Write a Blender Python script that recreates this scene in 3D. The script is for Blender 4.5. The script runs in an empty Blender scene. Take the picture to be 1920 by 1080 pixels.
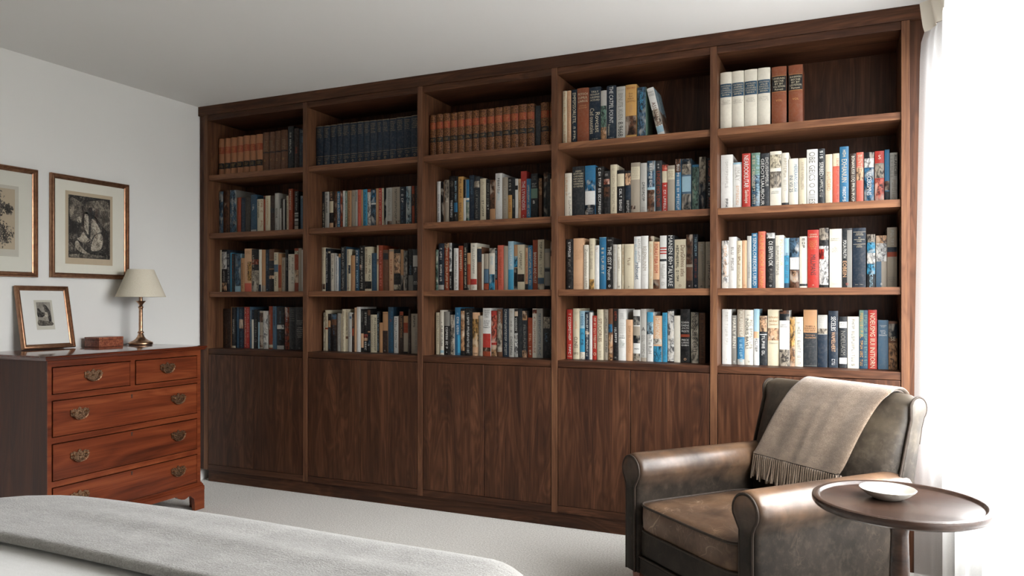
import bpy, bmesh, math, random, re
from mathutils import Vector, Matrix

S = bpy.context.scene
COL = S.collection
RAD = math.radians

# ------------------------------------------------------------------ scene set-up
S.view_settings.view_transform = 'Standard'
S.view_settings.look = 'None'
S.view_settings.gamma = 1.0
S.view_settings.use_curve_mapping = False
S.view_settings.exposure = 0.0
try:
    S.cycles.use_denoising = True
    S.cycles.max_bounces = 10
    S.cycles.diffuse_bounces = 6
    S.cycles.transparent_max_bounces = 12
    S.cycles.caustics_reflective = False
    S.cycles.caustics_refractive = False
    S.cycles.sample_clamp_indirect = 6.0
except Exception:
    pass

# ------------------------------------------------------------------ colours
def dim(h, k):
    return tuple(x * k for x in lin(h)[:3]) + (1.0,)

def lin(h, a=1.0):
    h = h.lstrip('#')
    out = []
    for i in (0, 2, 4):
        c = int(h[i:i + 2], 16) / 255
        out.append(c / 12.92 if c <= 0.04045 else ((c + 0.055) / 1.055) ** 2.4)
    return (*out, a)

# ------------------------------------------------------------------ node helpers
class NT:
    def __init__(self, name):
        self.m = bpy.data.materials.new(name)
        self.m.use_nodes = True
        self.t = self.m.node_tree
        self.t.nodes.clear()
        self.out = self.t.nodes.new('ShaderNodeOutputMaterial')

    def n(self, kind, **kw):
        nd = self.t.nodes.new(kind)
        for k, v in kw.items():
            if k.startswith('i_'):
                nd.inputs[k[2:].replace('_', ' ')].default_value = v
            else:
                setattr(nd, k, v)
        return nd

    def l(self, a, b):
        self.t.links.new(a, b)

    def val(self, sock, v):
        if hasattr(v, 'is_output') or isinstance(v, bpy.types.NodeSocket):
            self.l(v, sock)
        else:
            sock.default_value = v

    def math(self, op, a, b=0.0, clamp=False):
        nd = self.n('ShaderNodeMath', operation=op, use_clamp=clamp)
        self.val(nd.inputs[0], a)
        self.val(nd.inputs[1], b)
        return nd.outputs[0]

    def mix(self, f, a, b, blend='MIX'):
        nd = self.n('ShaderNodeMix', data_type='RGBA', blend_type=blend)
        self.val(nd.inputs[0], f)
        self.val(nd.inputs[6], a)
        self.val(nd.inputs[7], b)
        return nd.outputs[2]

    def ramp(self, f, stops, interp='LINEAR'):
        nd = self.n('ShaderNodeValToRGB')
        cr = nd.color_ramp
        cr.interpolation = interp
        while len(cr.elements) < len(stops):
            cr.elements.new(0.5)
        for e, (p, c) in zip(cr.elements, stops):
            e.position = p
            e.color = c if len(c) == 4 else (*c, 1)
        self.l(f, nd.inputs[0])
        return nd.outputs[0]

    def coord(self, which='Object', scale=(1, 1, 1), rand=0.0, rot=(0, 0, 0)):
        tc = self.n('ShaderNodeTexCoord')
        v = tc.outputs[which]
        if rand:
            oi = self.n('ShaderNodeObjectInfo')
            sc = self.n('ShaderNodeVectorMath', operation='SCALE')
            cmb = self.n('ShaderNodeCombineXYZ')
            self.l(oi.outputs['Random'], cmb.inputs[0])
            self.l(self.math('MULTIPLY', oi.outputs['Random'], 7.31), cmb.inputs[1])
            self.l(self.math('MULTIPLY', oi.outputs['Random'], 3.77), cmb.inputs[2])
            self.l(cmb.outputs[0], sc.inputs[0])
            sc.inputs['Scale'].default_value = rand
            ad = self.n('ShaderNodeVectorMath', operation='ADD')
            self.l(v, ad.inputs[0])
            self.l(sc.outputs[0], ad.inputs[1])
            v = ad.outputs[0]
        mp = self.n('ShaderNodeMapping')
        mp.inputs['Scale'].default_value = scale
        mp.inputs['Rotation'].default_value = rot
        self.l(v, mp.inputs['Vector'])
        return mp.outputs[0]

    def noise(self, vec, scale=5, detail=4, rough=0.55, dist=0.0):
        nd = self.n('ShaderNodeTexNoise')
        nd.inputs['Scale'].default_value = scale
        nd.inputs['Detail'].default_value = detail
        nd.inputs['Roughness'].default_value = rough
        nd.inputs['Distortion'].default_value = dist
        self.l(vec, nd.inputs['Vector'])
        return nd.outputs['Fac']

    def bump(self, h, strength=0.3, dist=0.01):
        nd = self.n('ShaderNodeBump')
        nd.inputs['Strength'].default_value = strength
        nd.inputs['Distance'].default_value = dist
        self.l(h, nd.inputs['Height'])
        return nd.outputs[0]

    def bsdf(self, color, rough=0.5, normal=None, **kw):
        b = self.n('ShaderNodeBsdfPrincipled')
        self.val(b.inputs['Base Color'], color)
        self.val(b.inputs['Roughness'], rough)
        if normal is not None:
            self.l(normal, b.inputs['Normal'])
        for k, v in kw.items():
            self.val(b.inputs[k.replace('_', ' ')], v)
        self.l(b.outputs[0], self.out.inputs['Surface'])
        return b


def plain(name, color, rough=0.6, **kw):
    t = NT(name)
    v = t.coord(scale=(1, 1, 1))
    nz = t.noise(v, 60, 3)
    c = t.mix(t.math('MULTIPLY', nz, 0.10), color, tuple(x * 0.7 for x in color[:3]) + (1,))
    t.bsdf(c, rough, **kw)
    return t.m


def wood(name, axis, dark, mid, light, rough=0.38, freq=1.0, figure=0.35, rand=3.0, spec=0.22, coat=0.0):
    """axis: direction of the grain, 0 x, 1 y, 2 z"""
    t = NT(name)
    sc = [34.0 * freq] * 3
    sc[axis] = 1.3 * freq
    v = t.coord(scale=tuple(sc), rand=rand)
    streak = t.noise(v, 1.0, 6, 0.62, 0.6)
    sc2 = [7.0 * freq] * 3
    sc2[axis] = 0.9 * freq
    v2 = t.coord(scale=tuple(sc2), rand=rand)
    fig = t.noise(v2, 1.0, 2, 0.5, 1.2)
    rings = t.math('FRACT', t.math('MULTIPLY', fig, 9.0))
    rings = t.math('ABSOLUTE', t.math('SUBTRACT', t.math('MULTIPLY', rings, 2.0), 1.0))
    sc3 = [190.0] * 3
    sc3[axis] = 5.0
    pore = t.noise(t.coord(scale=tuple(sc3), rand=rand), 1.0, 2, 0.5)
    f = t.math('ADD', t.math('MULTIPLY', streak, 1.0 - figure), t.math('MULTIPLY', rings, figure))
    f = t.math('ADD', f, t.math('MULTIPLY', t.math('SUBTRACT', pore, 0.5), 0.35))
    f = t.math('ADD', f, t.math('MULTIPLY', t.math('SUBTRACT', fig, 0.5), 0.6))
    c = t.ramp(f, [(0.18, dark), (0.48, mid), (0.82, light)])
    nm = t.bump(pore, 0.12, 0.002)
    t.bsdf(c, rough, nm, Specular_IOR_Level=spec, Coat_Weight=coat, Coat_Roughness=0.12)
    return t.m


M = {}
# walnut of the bookcase
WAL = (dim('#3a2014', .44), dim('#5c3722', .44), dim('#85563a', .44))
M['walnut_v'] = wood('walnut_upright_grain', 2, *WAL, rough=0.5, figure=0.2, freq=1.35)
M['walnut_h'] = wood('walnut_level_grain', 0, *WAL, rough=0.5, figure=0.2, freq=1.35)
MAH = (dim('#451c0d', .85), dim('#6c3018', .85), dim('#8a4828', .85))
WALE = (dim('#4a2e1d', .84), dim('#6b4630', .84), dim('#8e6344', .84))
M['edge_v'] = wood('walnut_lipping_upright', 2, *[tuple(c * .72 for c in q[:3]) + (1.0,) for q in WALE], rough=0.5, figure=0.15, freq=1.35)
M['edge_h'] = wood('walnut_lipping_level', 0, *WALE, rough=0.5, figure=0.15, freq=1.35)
M['mahogany_y'] = wood('mahogany_level_grain', 1, *MAH, rough=0.34, freq=0.6, figure=0.18, coat=0.25)
M['mahogany_z'] = wood('mahogany_upright_grain', 2, *MAH, rough=0.36, freq=0.6, figure=0.18, coat=0.2)
M['mahogany_top'] = wood('mahogany_polished_top', 1, lin('#3f1b0f'), lin('#532313'), lin('#642d18'), rough=0.12, freq=0.6, figure=0.18, coat=0.6)
M['mahogany_side'] = wood('mahogany_dark_side', 2, lin('#2c170f'), lin('#402316'), lin('#522f1f'), rough=0.45, freq=0.7, figure=0.15)
M['table_wood'] = wood('dark_stained_table_wood', 0, lin('#211712'), lin('#2f211a'), lin('#3e2d23'), rough=0.27, freq=0.8, figure=0.12, coat=0.15)
M['leg_wood'] = plain('chair_leg_wood', lin('#5a2c17'), 0.4)

# painted walls
def paint(name, color, rough=0.85):
    t = NT(name)
    v = t.coord()
    nz = t.noise(v, 180, 3)
    t.bsdf(color, rough, t.bump(nz, 0.05, 0.002), Specular_IOR_Level=0.2)
    return t.m

M['wall'] = paint('warm_white_wall_paint', lin('#e9e8e4'))
M['ceiling'] = paint('matt_ceiling_paint', lin('#e2e1de'), 0.95)

# carpet
t = NT('looped_carpet')
v = t.coord()
a = t.noise(v, 125, 3, 0.65)
b = t.noise(v, 420, 2, 0.6)
c = t.noise(v, 2.2, 3, 0.5)
f = t.math('ADD', t.math('MULTIPLY', a, 0.6), t.math('MULTIPLY', b, 0.4))
colr = t.ramp(f, [(0.36, lin('#aaa59c')), (0.5, lin('#cfcbc4')), (0.62, lin('#e6e3dd'))])
colr = t.mix(t.math('MULTIPLY', c, 0.2), colr, lin('#b3aea6'))
t.bsdf(colr, 0.95, t.bump(f, 0.9, 0.006), Specular_IOR_Level=0.1, Sheen_Weight=0.2)
M['carpet'] = t.m

# books
def book_mat(name, rough, art=False):
    t = NT(name)
    oi = t.n('ShaderNodeObjectInfo')
    base = oi.outputs['Color']
    if art:
        v = t.coord(scale=(1, 1, 0.55), rand=9.0)
        a = t.noise(v, 75, 5, 0.62, 0.9)
        b = t.noise(v, 26, 3, 0.5, 0.6)
        base = t.mix(1.0, base, (.68, .68, .68, 1), 'MULTIPLY')
        dk = t.mix(1.0, base, (0.10, 0.10, 0.11, 1), 'MULTIPLY')
        lt = t.mix(0.55, base, (0.5, 0.44, 0.36, 1))
        k = t.ramp(a, [(0.40, (0, 0, 0)), (0.60, (1, 1, 1))])
        c = t.mix(k, dk, base)
        k2 = t.ramp(b, [(0.52, (0, 0, 0)), (0.66, (1, 1, 1))])
        c = t.mix(k2, c, lt)
    else:
        v = t.coord(scale=(1, 1, 1), rand=5.0)
        nz = t.noise(v, 90, 4, 0.6)
        base = t.mix(1.0, base, (.68, .68, .68, 1), 'MULTIPLY')
        c = t.mix(t.math('MULTIPLY', t.math('SUBTRACT', nz, 0.45, True), 0.5), base, (0.22, 0.20, 0.17, 1))
    t.bsdf(c, rough, Specular_IOR_Level=0.25)
    return t.m

M['cover'] = book_mat('book_cover', 0.42)
M['print'] = book_mat('book_print', 0.5)
M['picture'] = book_mat('book_picture_print', 0.4, True)
t = NT('old_leather_binding')
oi = t.n('ShaderNodeObjectInfo')
v = t.coord(rand=5.0)
a = t.noise(v, 120, 5, 0.65)
w = t.n('ShaderNodeTexVoronoi', feature='DISTANCE_TO_EDGE')
t.l(v, w.inputs['Vector']); w.inputs['Scale'].default_value = 95
orn = t.ramp(w.outputs['Distance'], [(0.03, (1, 1, 1)), (0.12, (0, 0, 0))])
c = t.mix(t.ramp(a, [(0.35, (0.0, 0.0, 0.0)), (0.7, (1, 1, 1))]), t.mix(1.0, oi.outputs['Color'], (0.35, 0.3, 0.27, 1), 'MULTIPLY'), oi.outputs['Color'])
c = t.mix(t.math('MULTIPLY', orn, 0.32), c, lin('#b07c48'))
t.bsdf(c, 0.45, Specular_IOR_Level=0.25)
M['antique'] = t.m
t = NT('page_edges')
v = t.coord(scale=(900, 8, 8))
a = t.noise(v, 1, 2)
t.bsdf(t.ramp(a, [(0.3, lin('#cfc4ab')), (0.7, lin('#e9e1cd'))]), 0.85)
M['pages'] = t.m

# brass / metals
t = NT('aged_brass')
v = t.coord()
a = t.noise(v, 70, 4)
t.bsdf(t.ramp(a, [(0.3, lin('#9a745a')), (0.65, lin('#c9a484'))]), 0.34, Metallic=1.0)
M['brass'] = t.m
t = NT('dull_brass_handles')
v = t.coord()
a = t.noise(v, 160, 4)
t.bsdf(t.ramp(a, [(0.35, lin('#5d4434')), (0.68, lin('#c2a080'))]), 0.32, t.bump(a, 0.4, 0.002), Metallic=1.0)
M['handle'] = t.m
t = NT('copper_gilt_frame')
v = t.coord()
a = t.noise(v, 45, 4)
t.bsdf(t.ramp(a, [(0.3, lin('#86604a')), (0.7, lin('#a88062'))]), 0.3, Metallic=0.85)
M['gilt'] = t.m
M['mat_board'] = plain('ivory_mat_board', lin('#ebe8da'), 0.9)
M['mat_white'] = plain('white_mat_board', lin('#f0eee8'), 0.9)
M['paper_tan'] = plain('foxed_print_paper', lin('#bfae94'), 0.9)
M['paper_pale'] = plain('pale_print_paper', lin('#cfcabb'), 0.9)

def engraving(name, stops, scale=60):
    t = NT(name)
    v = t.coord(scale=(1, 1, 0.7))
    a = t.noise(v, scale, 6, 0.68, 1.4)
    b = t.noise(v, scale * 0.22, 3, 0.5, 0.8)
    f = t.math('ADD', t.math('MULTIPLY', a, 0.65), t.math('MULTIPLY', b, 0.45))
    t.bsdf(t.ramp(f, stops), 0.9)
    return t.m

M['ink_dark'] = engraving('dark_etched_ground', [(0.46, lin('#1d1b19')), (0.58, lin('#37332f')), (0.70, lin('#8d857a'))], 120)
M['ink_mid'] = engraving('grey_etched_foliage', [(0.44, lin('#25221f')), (0.56, lin('#58524a')), (0.68, lin('#a59b8b'))], 150)
M['ink_light'] = engraving('pale_etched_cloth', [(0.44, lin('#3b3630')), (0.53, lin('#8d8476')), (0.64, lin('#c6bcab'))], 130)
M['ink_sky'] = engraving('grey_etched_sky', [(0.35, lin('#6d6862')), (0.6, lin('#a19a8e'))], 40)

# glass
t = NT('picture_glass')
tr = t.n('ShaderNodeBsdfTransparent')
gl = t.n('ShaderNodeBsdfGlossy'); gl.inputs['Roughness'].default_value = 0.03
fr = t.n('ShaderNodeFresnel'); fr.inputs['IOR'].default_value = 1.38
mx = t.n('ShaderNodeMixShader')
t.l(fr.outputs[0], mx.inputs[0]); t.l(tr.outputs[0], mx.inputs[1]); t.l(gl.outputs[0], mx.inputs[2])
t.l(mx.outputs[0], t.out.inputs['Surface'])
M['glass'] = t.m

# lamp shade
t = NT('linen_lamp_shade')
v = t.coord(scale=(400, 400, 60))
a = t.noise(v, 1, 3)
col = t.ramp(a, [(0.3, lin('#e9e0cc')), (0.7, lin('#f5efdf'))])
df = t.n('ShaderNodeBsdfDiffuse'); t.l(col, df.inputs[0])
tl = t.n('ShaderNodeBsdfTranslucent'); t.l(col, tl.inputs[0])
mx = t.n('ShaderNodeMixShader'); mx.inputs[0].default_value = 0.25
t.l(df.outputs[0], mx.inputs[1]); t.l(tl.outputs[0], mx.inputs[2]); t.l(mx.outputs[0], t.out.inputs['Surface'])
M['shade'] = t.m

# marbled box
t = NT('burr_box_veneer')
v = t.coord()
a = t.noise(v, 120, 5, 0.7, 1.0)
t.bsdf(t.ramp(a, [(0.35, lin('#4a1f14')), (0.52, lin('#8d4a33')), (0.7, lin('#b98460'))]), 0.35)
M['burr'] = t.m

# leather of the armchair
def leather(name, cold, warm, wear, crease_amt, z0, z1, cw=1.0):
    """aniline leather, rubbed browner towards the top of each piece (z0..z1), shade painted into the darker low tone, with pale creases and scuffs"""
    t = NT(name)
    v = t.coord()
    big = t.noise(v, 4.5, 4, 0.6)
    fine = t.noise(v, 42, 5, 0.65)
    def crease(scale, dist, wdt, stretch):
        vv = t.coord(scale=stretch)
        n = t.noise(vv, scale, 3, 0.55, dist)
        d = t.math('ABSOLUTE', t.math('SUBTRACT', n, 0.5))
        return t.ramp(d, [(0.0, (1, 1, 1)), (wdt * cw, (0, 0, 0))])
    cr = t.math('MAXIMUM', crease(3.4, 0.7, 0.0045, (1, 2.2, 1)), t.math('MULTIPLY', crease(8, 0.8, 0.0055, (2.0, 1, 1)), 0.8))
    msk = t.ramp(t.noise(v, 5, 3, 0.6), [(0.44, (0, 0, 0)), (0.64, (1, 1, 1))])
    cr = t.math('MULTIPLY', t.math('MULTIPLY', cr, msk), crease_amt)
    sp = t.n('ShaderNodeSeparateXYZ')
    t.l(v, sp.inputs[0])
    rub_shade = t.n('ShaderNodeMapRange')
    t.l(t.math('ADD', sp.outputs[2], t.math('MULTIPLY', t.math('SUBTRACT', big, 0.5), 0.22)), rub_shade.inputs[0])
    rub_shade.inputs[1].default_value = z0; rub_shade.inputs[2].default_value = z1
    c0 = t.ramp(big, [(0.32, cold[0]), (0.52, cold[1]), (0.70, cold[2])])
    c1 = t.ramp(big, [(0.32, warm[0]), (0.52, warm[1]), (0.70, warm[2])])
    col = t.mix(rub_shade.outputs[0], c0, c1)
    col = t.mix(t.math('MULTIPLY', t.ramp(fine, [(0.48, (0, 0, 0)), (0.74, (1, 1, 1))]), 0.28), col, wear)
    col = t.mix(cr, col, lin('#b39a80'))
    rg = t.math('ADD', 0.22, t.math('MULTIPLY', fine, 0.22))
    rg = t.math('ADD', rg, t.math('MULTIPLY', t.math('SUBTRACT', 1.0, rub_shade.outputs[0]), 0.26))
    hgt = t.math('SUBTRACT', t.math('MULTIPLY', fine, 0.4), t.math('MULTIPLY', cr, 0.6))
    t.bsdf(col, rg, t.bump(hgt, 0.25, 0.004), Specular_IOR_Level=t.math('ADD', 0.14, t.math('MULTIPLY', rub_shade.outputs[0], 0.36)))
    return t.m

COLD_SHADE = (lin('#1b1713'), lin('#28221d'), lin('#383128'))  # low leather tone, darkened to paint shade onto the chair's sides
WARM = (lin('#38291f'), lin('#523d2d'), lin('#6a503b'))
M['leather'] = leather('worn_brown_leather', COLD_SHADE, WARM, lin('#4d4338'), 0.06, .44, .57)
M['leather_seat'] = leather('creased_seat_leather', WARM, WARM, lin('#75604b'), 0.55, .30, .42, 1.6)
M['leather_back'] = leather('grey_brown_back_leather', COLD_SHADE, (lin('#2f2a24'), lin('#453d33'), lin('#5f5444')), lin('#6d6356'), 0.08, .55, .85)
t = NT('dark_leather_piping')
v = t.coord()
t.bsdf(t.mix(t.noise(v, 60, 3), lin('#221b16'), lin('#3a3028')), 0.6, Specular_IOR_Level=0.2)
M['piping'] = t.m
M['dark_lining'] = plain('dark_brown_back_lining', lin('#2d1f17'), 0.7)

def cloth(name, c0, c1, c2, s=340, bump=0.5, mott=6.0):
    t = NT(name)
    v = t.coord()
    a = t.noise(v, s, 3, 0.65)
    b = t.noise(v, mott, 5, 0.65, 0.5)
    v2 = t.coord(scale=(14, 60, 30))
    d = t.noise(v2, 1.5, 4, 0.6)
    f = t.math('ADD', t.math('MULTIPLY', a, 0.5), t.math('ADD', t.math('MULTIPLY', b, 0.3), t.math('MULTIPLY', d, 0.2)))
    t.bsdf(t.ramp(f, [(0.36, c0), (0.5, c1), (0.64, c2)]), 0.95, t.bump(a, bump, 0.003), Specular_IOR_Level=0.1, Sheen_Weight=0.35, Sheen_Roughness=0.5)
    return t.m

M['wool'] = cloth('taupe_wool_throw', lin('#604f41'), lin('#7b6a5a'), lin('#988776'))
M['bed_throw'] = cloth('grey_mohair_bed_throw', lin('#7a7771'), lin('#918e89'), lin('#a9a6a1'), 220, 0.7, 9.0)
M['linen'] = cloth('white_cotton_duvet', lin('#cccbc8'), lin('#d8d7d4'), lin('#e2e1df'), 500, 0.2, 3.0)
M['bed_wood'] = plain('upholstered_bed_base', lin('#8a857c'), 0.8)

t = NT('speckled_glaze')
v = t.coord()
a = t.noise(v, 42, 5, 0.7)
b = t.noise(v, 11, 3, 0.5)
sp = t.math('MULTIPLY', t.ramp(a, [(0.55, (0, 0, 0)), (0.66, (1, 1, 1))]), t.ramp(b, [(0.5, (0, 0, 0)), (0.6, (1, 1, 1))]))
t.bsdf(t.mix(t.math('MULTIPLY', sp, 0.6), lin('#aaa69c'), lin('#6c6353')), 0.3)
M['ceramic'] = t.m

# sheer curtain
t = NT('sheer_white_curtain')
v = t.coord(scale=(1, 260, 260))
wv = t.noise(v, 1.0, 2)
tr = t.n('ShaderNodeBsdfTransparent')
tl = t.n('ShaderNodeBsdfTranslucent'); tl.inputs[0].default_value = (0.90, 0.905, 0.90, 1)
df = t.n('ShaderNodeBsdfDiffuse'); df.inputs[0].default_value = (0.80, 0.79, 0.77, 1)
m1 = t.n('ShaderNodeMixShader'); m1.inputs[0].default_value = 0.45
t.l(tl.outputs[0], m1.inputs[1]); t.l(df.outputs[0], m1.inputs[2])
m2 = t.n('ShaderNodeMixShader')
t.l(t.math('ADD', 0.40, t.math('MULTIPLY', wv, 0.10)), m2.inputs[0])
t.l(m1.outputs[0], m2.inputs[1]); t.l(tr.outputs[0], m2.inputs[2])
t.l(m2.outputs[0], t.out.inputs['Surface'])
M['sheer'] = t.m
M['heading'] = plain('cream_curtain_heading', lin('#d9d2c4'), 0.9)
t = NT('window_glass')
tr = t.n('ShaderNodeBsdfTransparent')
gl = t.n('ShaderNodeBsdfGlossy'); gl.inputs['Roughness'].default_value = 0.02
mx = t.n('ShaderNodeMixShader'); mx.inputs[0].default_value = 0.05
t.l(tr.outputs[0], mx.inputs[1]); t.l(gl.outputs[0], mx.inputs[2]); t.l(mx.outputs[0], t.out.inputs['Surface'])
M['window_glass'] = t.m
M['frame_white'] = plain('white_window_frame', lin('#e8e8e6'), 0.4)
M['cord'] = plain('dark_lamp_cord', lin('#221d19'), 0.5)

# ------------------------------------------------------------------ mesh builder
class MB:
    def __init__(self):
        self.v, self.f = [], []

    def add(self, vs, fs):
        o = len(self.v)
        self.v += [tuple(p) for p in vs]
        self.f += [tuple(i + o for i in f) for f in fs]
        return self

    def box(self, x0, y0, z0, x1, y1, z1):
        vs = [(x0, y0, z0), (x1, y0, z0), (x1, y1, z0), (x0, y1, z0), (x0, y0, z1), (x1, y0, z1), (x1, y1, z1), (x0, y1, z1)]
        return self.add(vs, [(0, 3, 2, 1), (4, 5, 6, 7), (0, 1, 5, 4), (1, 2, 6, 5), (2, 3, 7, 6), (3, 0, 4, 7)])

    def prism(self, pts, a0, a1, axis):
        """2-D outline extruded along axis; the outline's two coordinates are the other axes in x,y,z order"""
        def p3(p, a):
            q = list(p); q.insert(axis, a); return tuple(q)
        n = len(pts)
        vs = [p3(p, a0) for p in pts] + [p3(p, a1) for p in pts]
        fs = [tuple(range(n)), tuple(range(2 * n - 1, n - 1, -1))]
        fs += [(i, i + n, (i + 1) % n + n, (i + 1) % n) for i in range(n)]
        return self.add(vs, fs)

    def lathe(self, prof, cx, cy, cz=0, seg=40):
        vs, fs = [], []
        n = len(prof)
        for k in range(seg):
            a = 2 * math.pi * k / seg
            for r, z in prof:
                vs.append((cx + r * math.cos(a), cy + r * math.sin(a), cz + z))
        for k in range(seg):
            k2 = (k + 1) % seg
            for i in range(n - 1):
                fs.append((k * n + i, k2 * n + i, k2 * n + i + 1, k * n + i + 1))
        if prof[0][0] > 1e-5:
            fs.append(tuple(k * n for k in range(seg))[::-1])
        if prof[-1][0] > 1e-5:
            fs.append(tuple(k * n + n - 1 for k in range(seg)))
        return self.add(vs, fs)

    def tube(self, path, r, seg=8, closed=False):
        P = [Vector(p) for p in path]
        n = len(P)
        vs, fs = [], []
        up = None
        rr = r if isinstance(r, (list, tuple)) else [r] * n
        for i, p in enumerate(P):
            if closed:
                d = P[(i + 1) % n] - P[i - 1]
            else:
                d = P[min(i + 1, n - 1)] - P[max(i - 1, 0)]
            d.normalize()
            if up is None:
                up = d.orthogonal().normalized()
            up = (up - d * up.dot(d))
            up = up.normalized() if up.length > 1e-6 else d.orthogonal().normalized()
            s = d.cross(up)
            for k in range(seg):
                a = 2 * math.pi * k / seg
                vs.append(p + (up * math.cos(a) + s * math.sin(a)) * rr[i])
        m = n if closed else n - 1
        for i in range(m):
            j = (i + 1) % n
            for k in range(seg):
                k2 = (k + 1) % seg
                fs.append((i * seg + k, i * seg + k2, j * seg + k2, j * seg + k))
        if not closed:
            fs.append(tuple(range(seg))[::-1])
            fs.append(tuple((n - 1) * seg + k for k in range(seg)))
        return self.add(vs, fs)

    def grid(self, fn, nu, nv):
        vs = [fn(i / nu, j / nv) for j in range(nv + 1) for i in range(nu + 1)]
        fs = [(j * (nu + 1) + i, j * (nu + 1) + i + 1, (j + 1) * (nu + 1) + i + 1, (j + 1) * (nu + 1) + i) for j in range(nv) for i in range(nu)]
        return self.add(vs, fs)

    def build(self, name, mat, parent=None, smooth=40, bevel=0.0, color=None, fix=True, segs=2):
        me = bpy.data.meshes.new(name)
        o = Vector((0, 0, 0))
        if parent is not None:
            pr = parent
            while pr is not None:
                o += Vector(pr.location)
                if pr.get('local'):
                    o = Vector((0, 0, 0))
                    break
                pr = pr.parent
        me.from_pydata([tuple(Vector(p) - o) for p in self.v], [], self.f)
        if fix:
            bm = bmesh.new(); bm.from_mesh(me)
            bmesh.ops.recalc_face_normals(bm, faces=bm.faces)
            bm.to_mesh(me); bm.free()
        me.materials.append(M[mat] if isinstance(mat, str) else mat)
        if smooth:
            me.shade_smooth()
            me.set_sharp_from_angle(angle=RAD(smooth))
        ob = bpy.data.objects.new(name, me)
        COL.objects.link(ob)
        if parent is not None:
            ob.parent = parent
        if color is not None:
            ob.color = color
        if bevel:
            b = ob.modifiers.new('soft_edge', 'BEVEL')
            b.width = bevel; b.segments = segs; b.limit_method = 'ANGLE'; b.angle_limit = RAD(40)
            b.harden_normals = False
        return ob


def empty(name, loc=(0, 0, 0), rz=0.0, local=False):
    o = bpy.data.objects.new(name, None)
    o.empty_display_size = 0.1
    COL.objects.link(o)
    o.location = loc
    o.rotation_euler = (0, 0, rz)
    if local:
        o['local'] = 1
    return o


def tag(o, label=None, cat=None, group=None, kind=None):
    if label: o['label'] = label
    if cat: o['category'] = cat
    if group: o['group'] = group
    if kind: o['kind'] = kind
    return o


def arc(cx, cy, r, a0, a1, n):
    return [(cx + r * math.cos(RAD(a0 + (a1 - a0) * i / n)), cy + r * math.sin(RAD(a0 + (a1 - a0) * i / n))) for i in range(n + 1)]

# ------------------------------------------------------------------ camera
cam = bpy.data.cameras.new('camera')
cam.sensor_fit = 'HORIZONTAL'; cam.sensor_width = 36.0
cam.lens = 1396.07 * 36.0 / 1920.0
cam.shift_y = 25.73 / 1920.0
cam.clip_start = 0.02
co = bpy.data.objects.new('camera', cam)
COL.objects.link(co)
co.location = (3.7867, -3.5542, 1.1493)
co.rotation_euler = (RAD(90), 0, RAD(23.9633))
S.camera = co

# ------------------------------------------------------------------ room
H = 2.40
XR = 4.26           # window wall
YB, YF = 0.36, -4.5
def struct(name, mb, mat, **kw):
    return tag(mb.build(name, mat, None, **kw), kind='structure')
struct('floor', MB().box(-0.12, YF - .12, -0.1, XR + .3, YB + .12, 0), 'carpet', smooth=0)
struct('ceiling', MB().box(-0.12, YF - .12, H, XR + .3, YB + .12, H + .1), 'ceiling', smooth=0)
struct('wall_left', MB().box(-0.12, YF, 0, 0, YB, H), 'wall', smooth=0)
struct('wall_back', MB().box(-0.12, YB, 0, XR + .3, YB + .12, H), 'wall', smooth=0)
struct('wall_front', MB().box(-0.12, YF - .12, 0, XR + .3, YF, H), 'wall', smooth=0)
WY0, WY1, WZ0, WZ1 = -1.95, -0.07, 0.50, 2.35
mb = MB()
mb.box(XR, YF, 0, XR + .18, YB, WZ0)
mb.box(XR, YF, WZ1, XR + .18, YB, H)
mb.box(XR, WY1, WZ0, XR + .18, YB, WZ1)
mb.box(XR, YF, WZ0, XR + .18, WY0, WZ1)
struct('wall_right', mb, 'wall', smooth=0)
win = empty('window_1', (XR + .12, (WY0 + WY1) / 2, WZ0)); win['kind'] = 'structure'
mb = MB()
xf0, xf1 = XR + .09, XR + .15
nb = 1
for i in range(nb + 1):
    y = WY0 + (WY1 - WY0) * i / nb
    mb.box(xf0, max(WY0, y - .03), WZ0, xf1, min(WY1, y + .03), WZ1)
for z0, z1 in ((WZ0, WZ0 + .06), (WZ1 - .06, WZ1)):
    mb.box(xf0, WY0, z0, xf1, WY1, z1)
mb.build('window_frame', 'frame_white', win, smooth=0)
MB().box(XR + .118, WY0, WZ0, XR + .122, WY1, WZ1).build('window_pane', 'window_glass', win, smooth=0)
MB().box(XR - .02, WY0 - .03, WZ0 - .03, XR + .09, WY1 + .03, WZ0).build('window_sill', 'frame_white', win, smooth=0)

# ------------------------------------------------------------------ daylight
w = bpy.data.worlds.new('overcast_sky')
S.world = w
w.use_nodes = True
nt = w.node_tree
bg = nt.nodes['Background']
tc = nt.nodes.new('ShaderNodeTexCoord')
sx = nt.nodes.new('ShaderNodeSeparateXYZ')
nt.links.new(tc.outputs['Generated'], sx.inputs[0])
cr = nt.nodes.new('ShaderNodeValToRGB')
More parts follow.
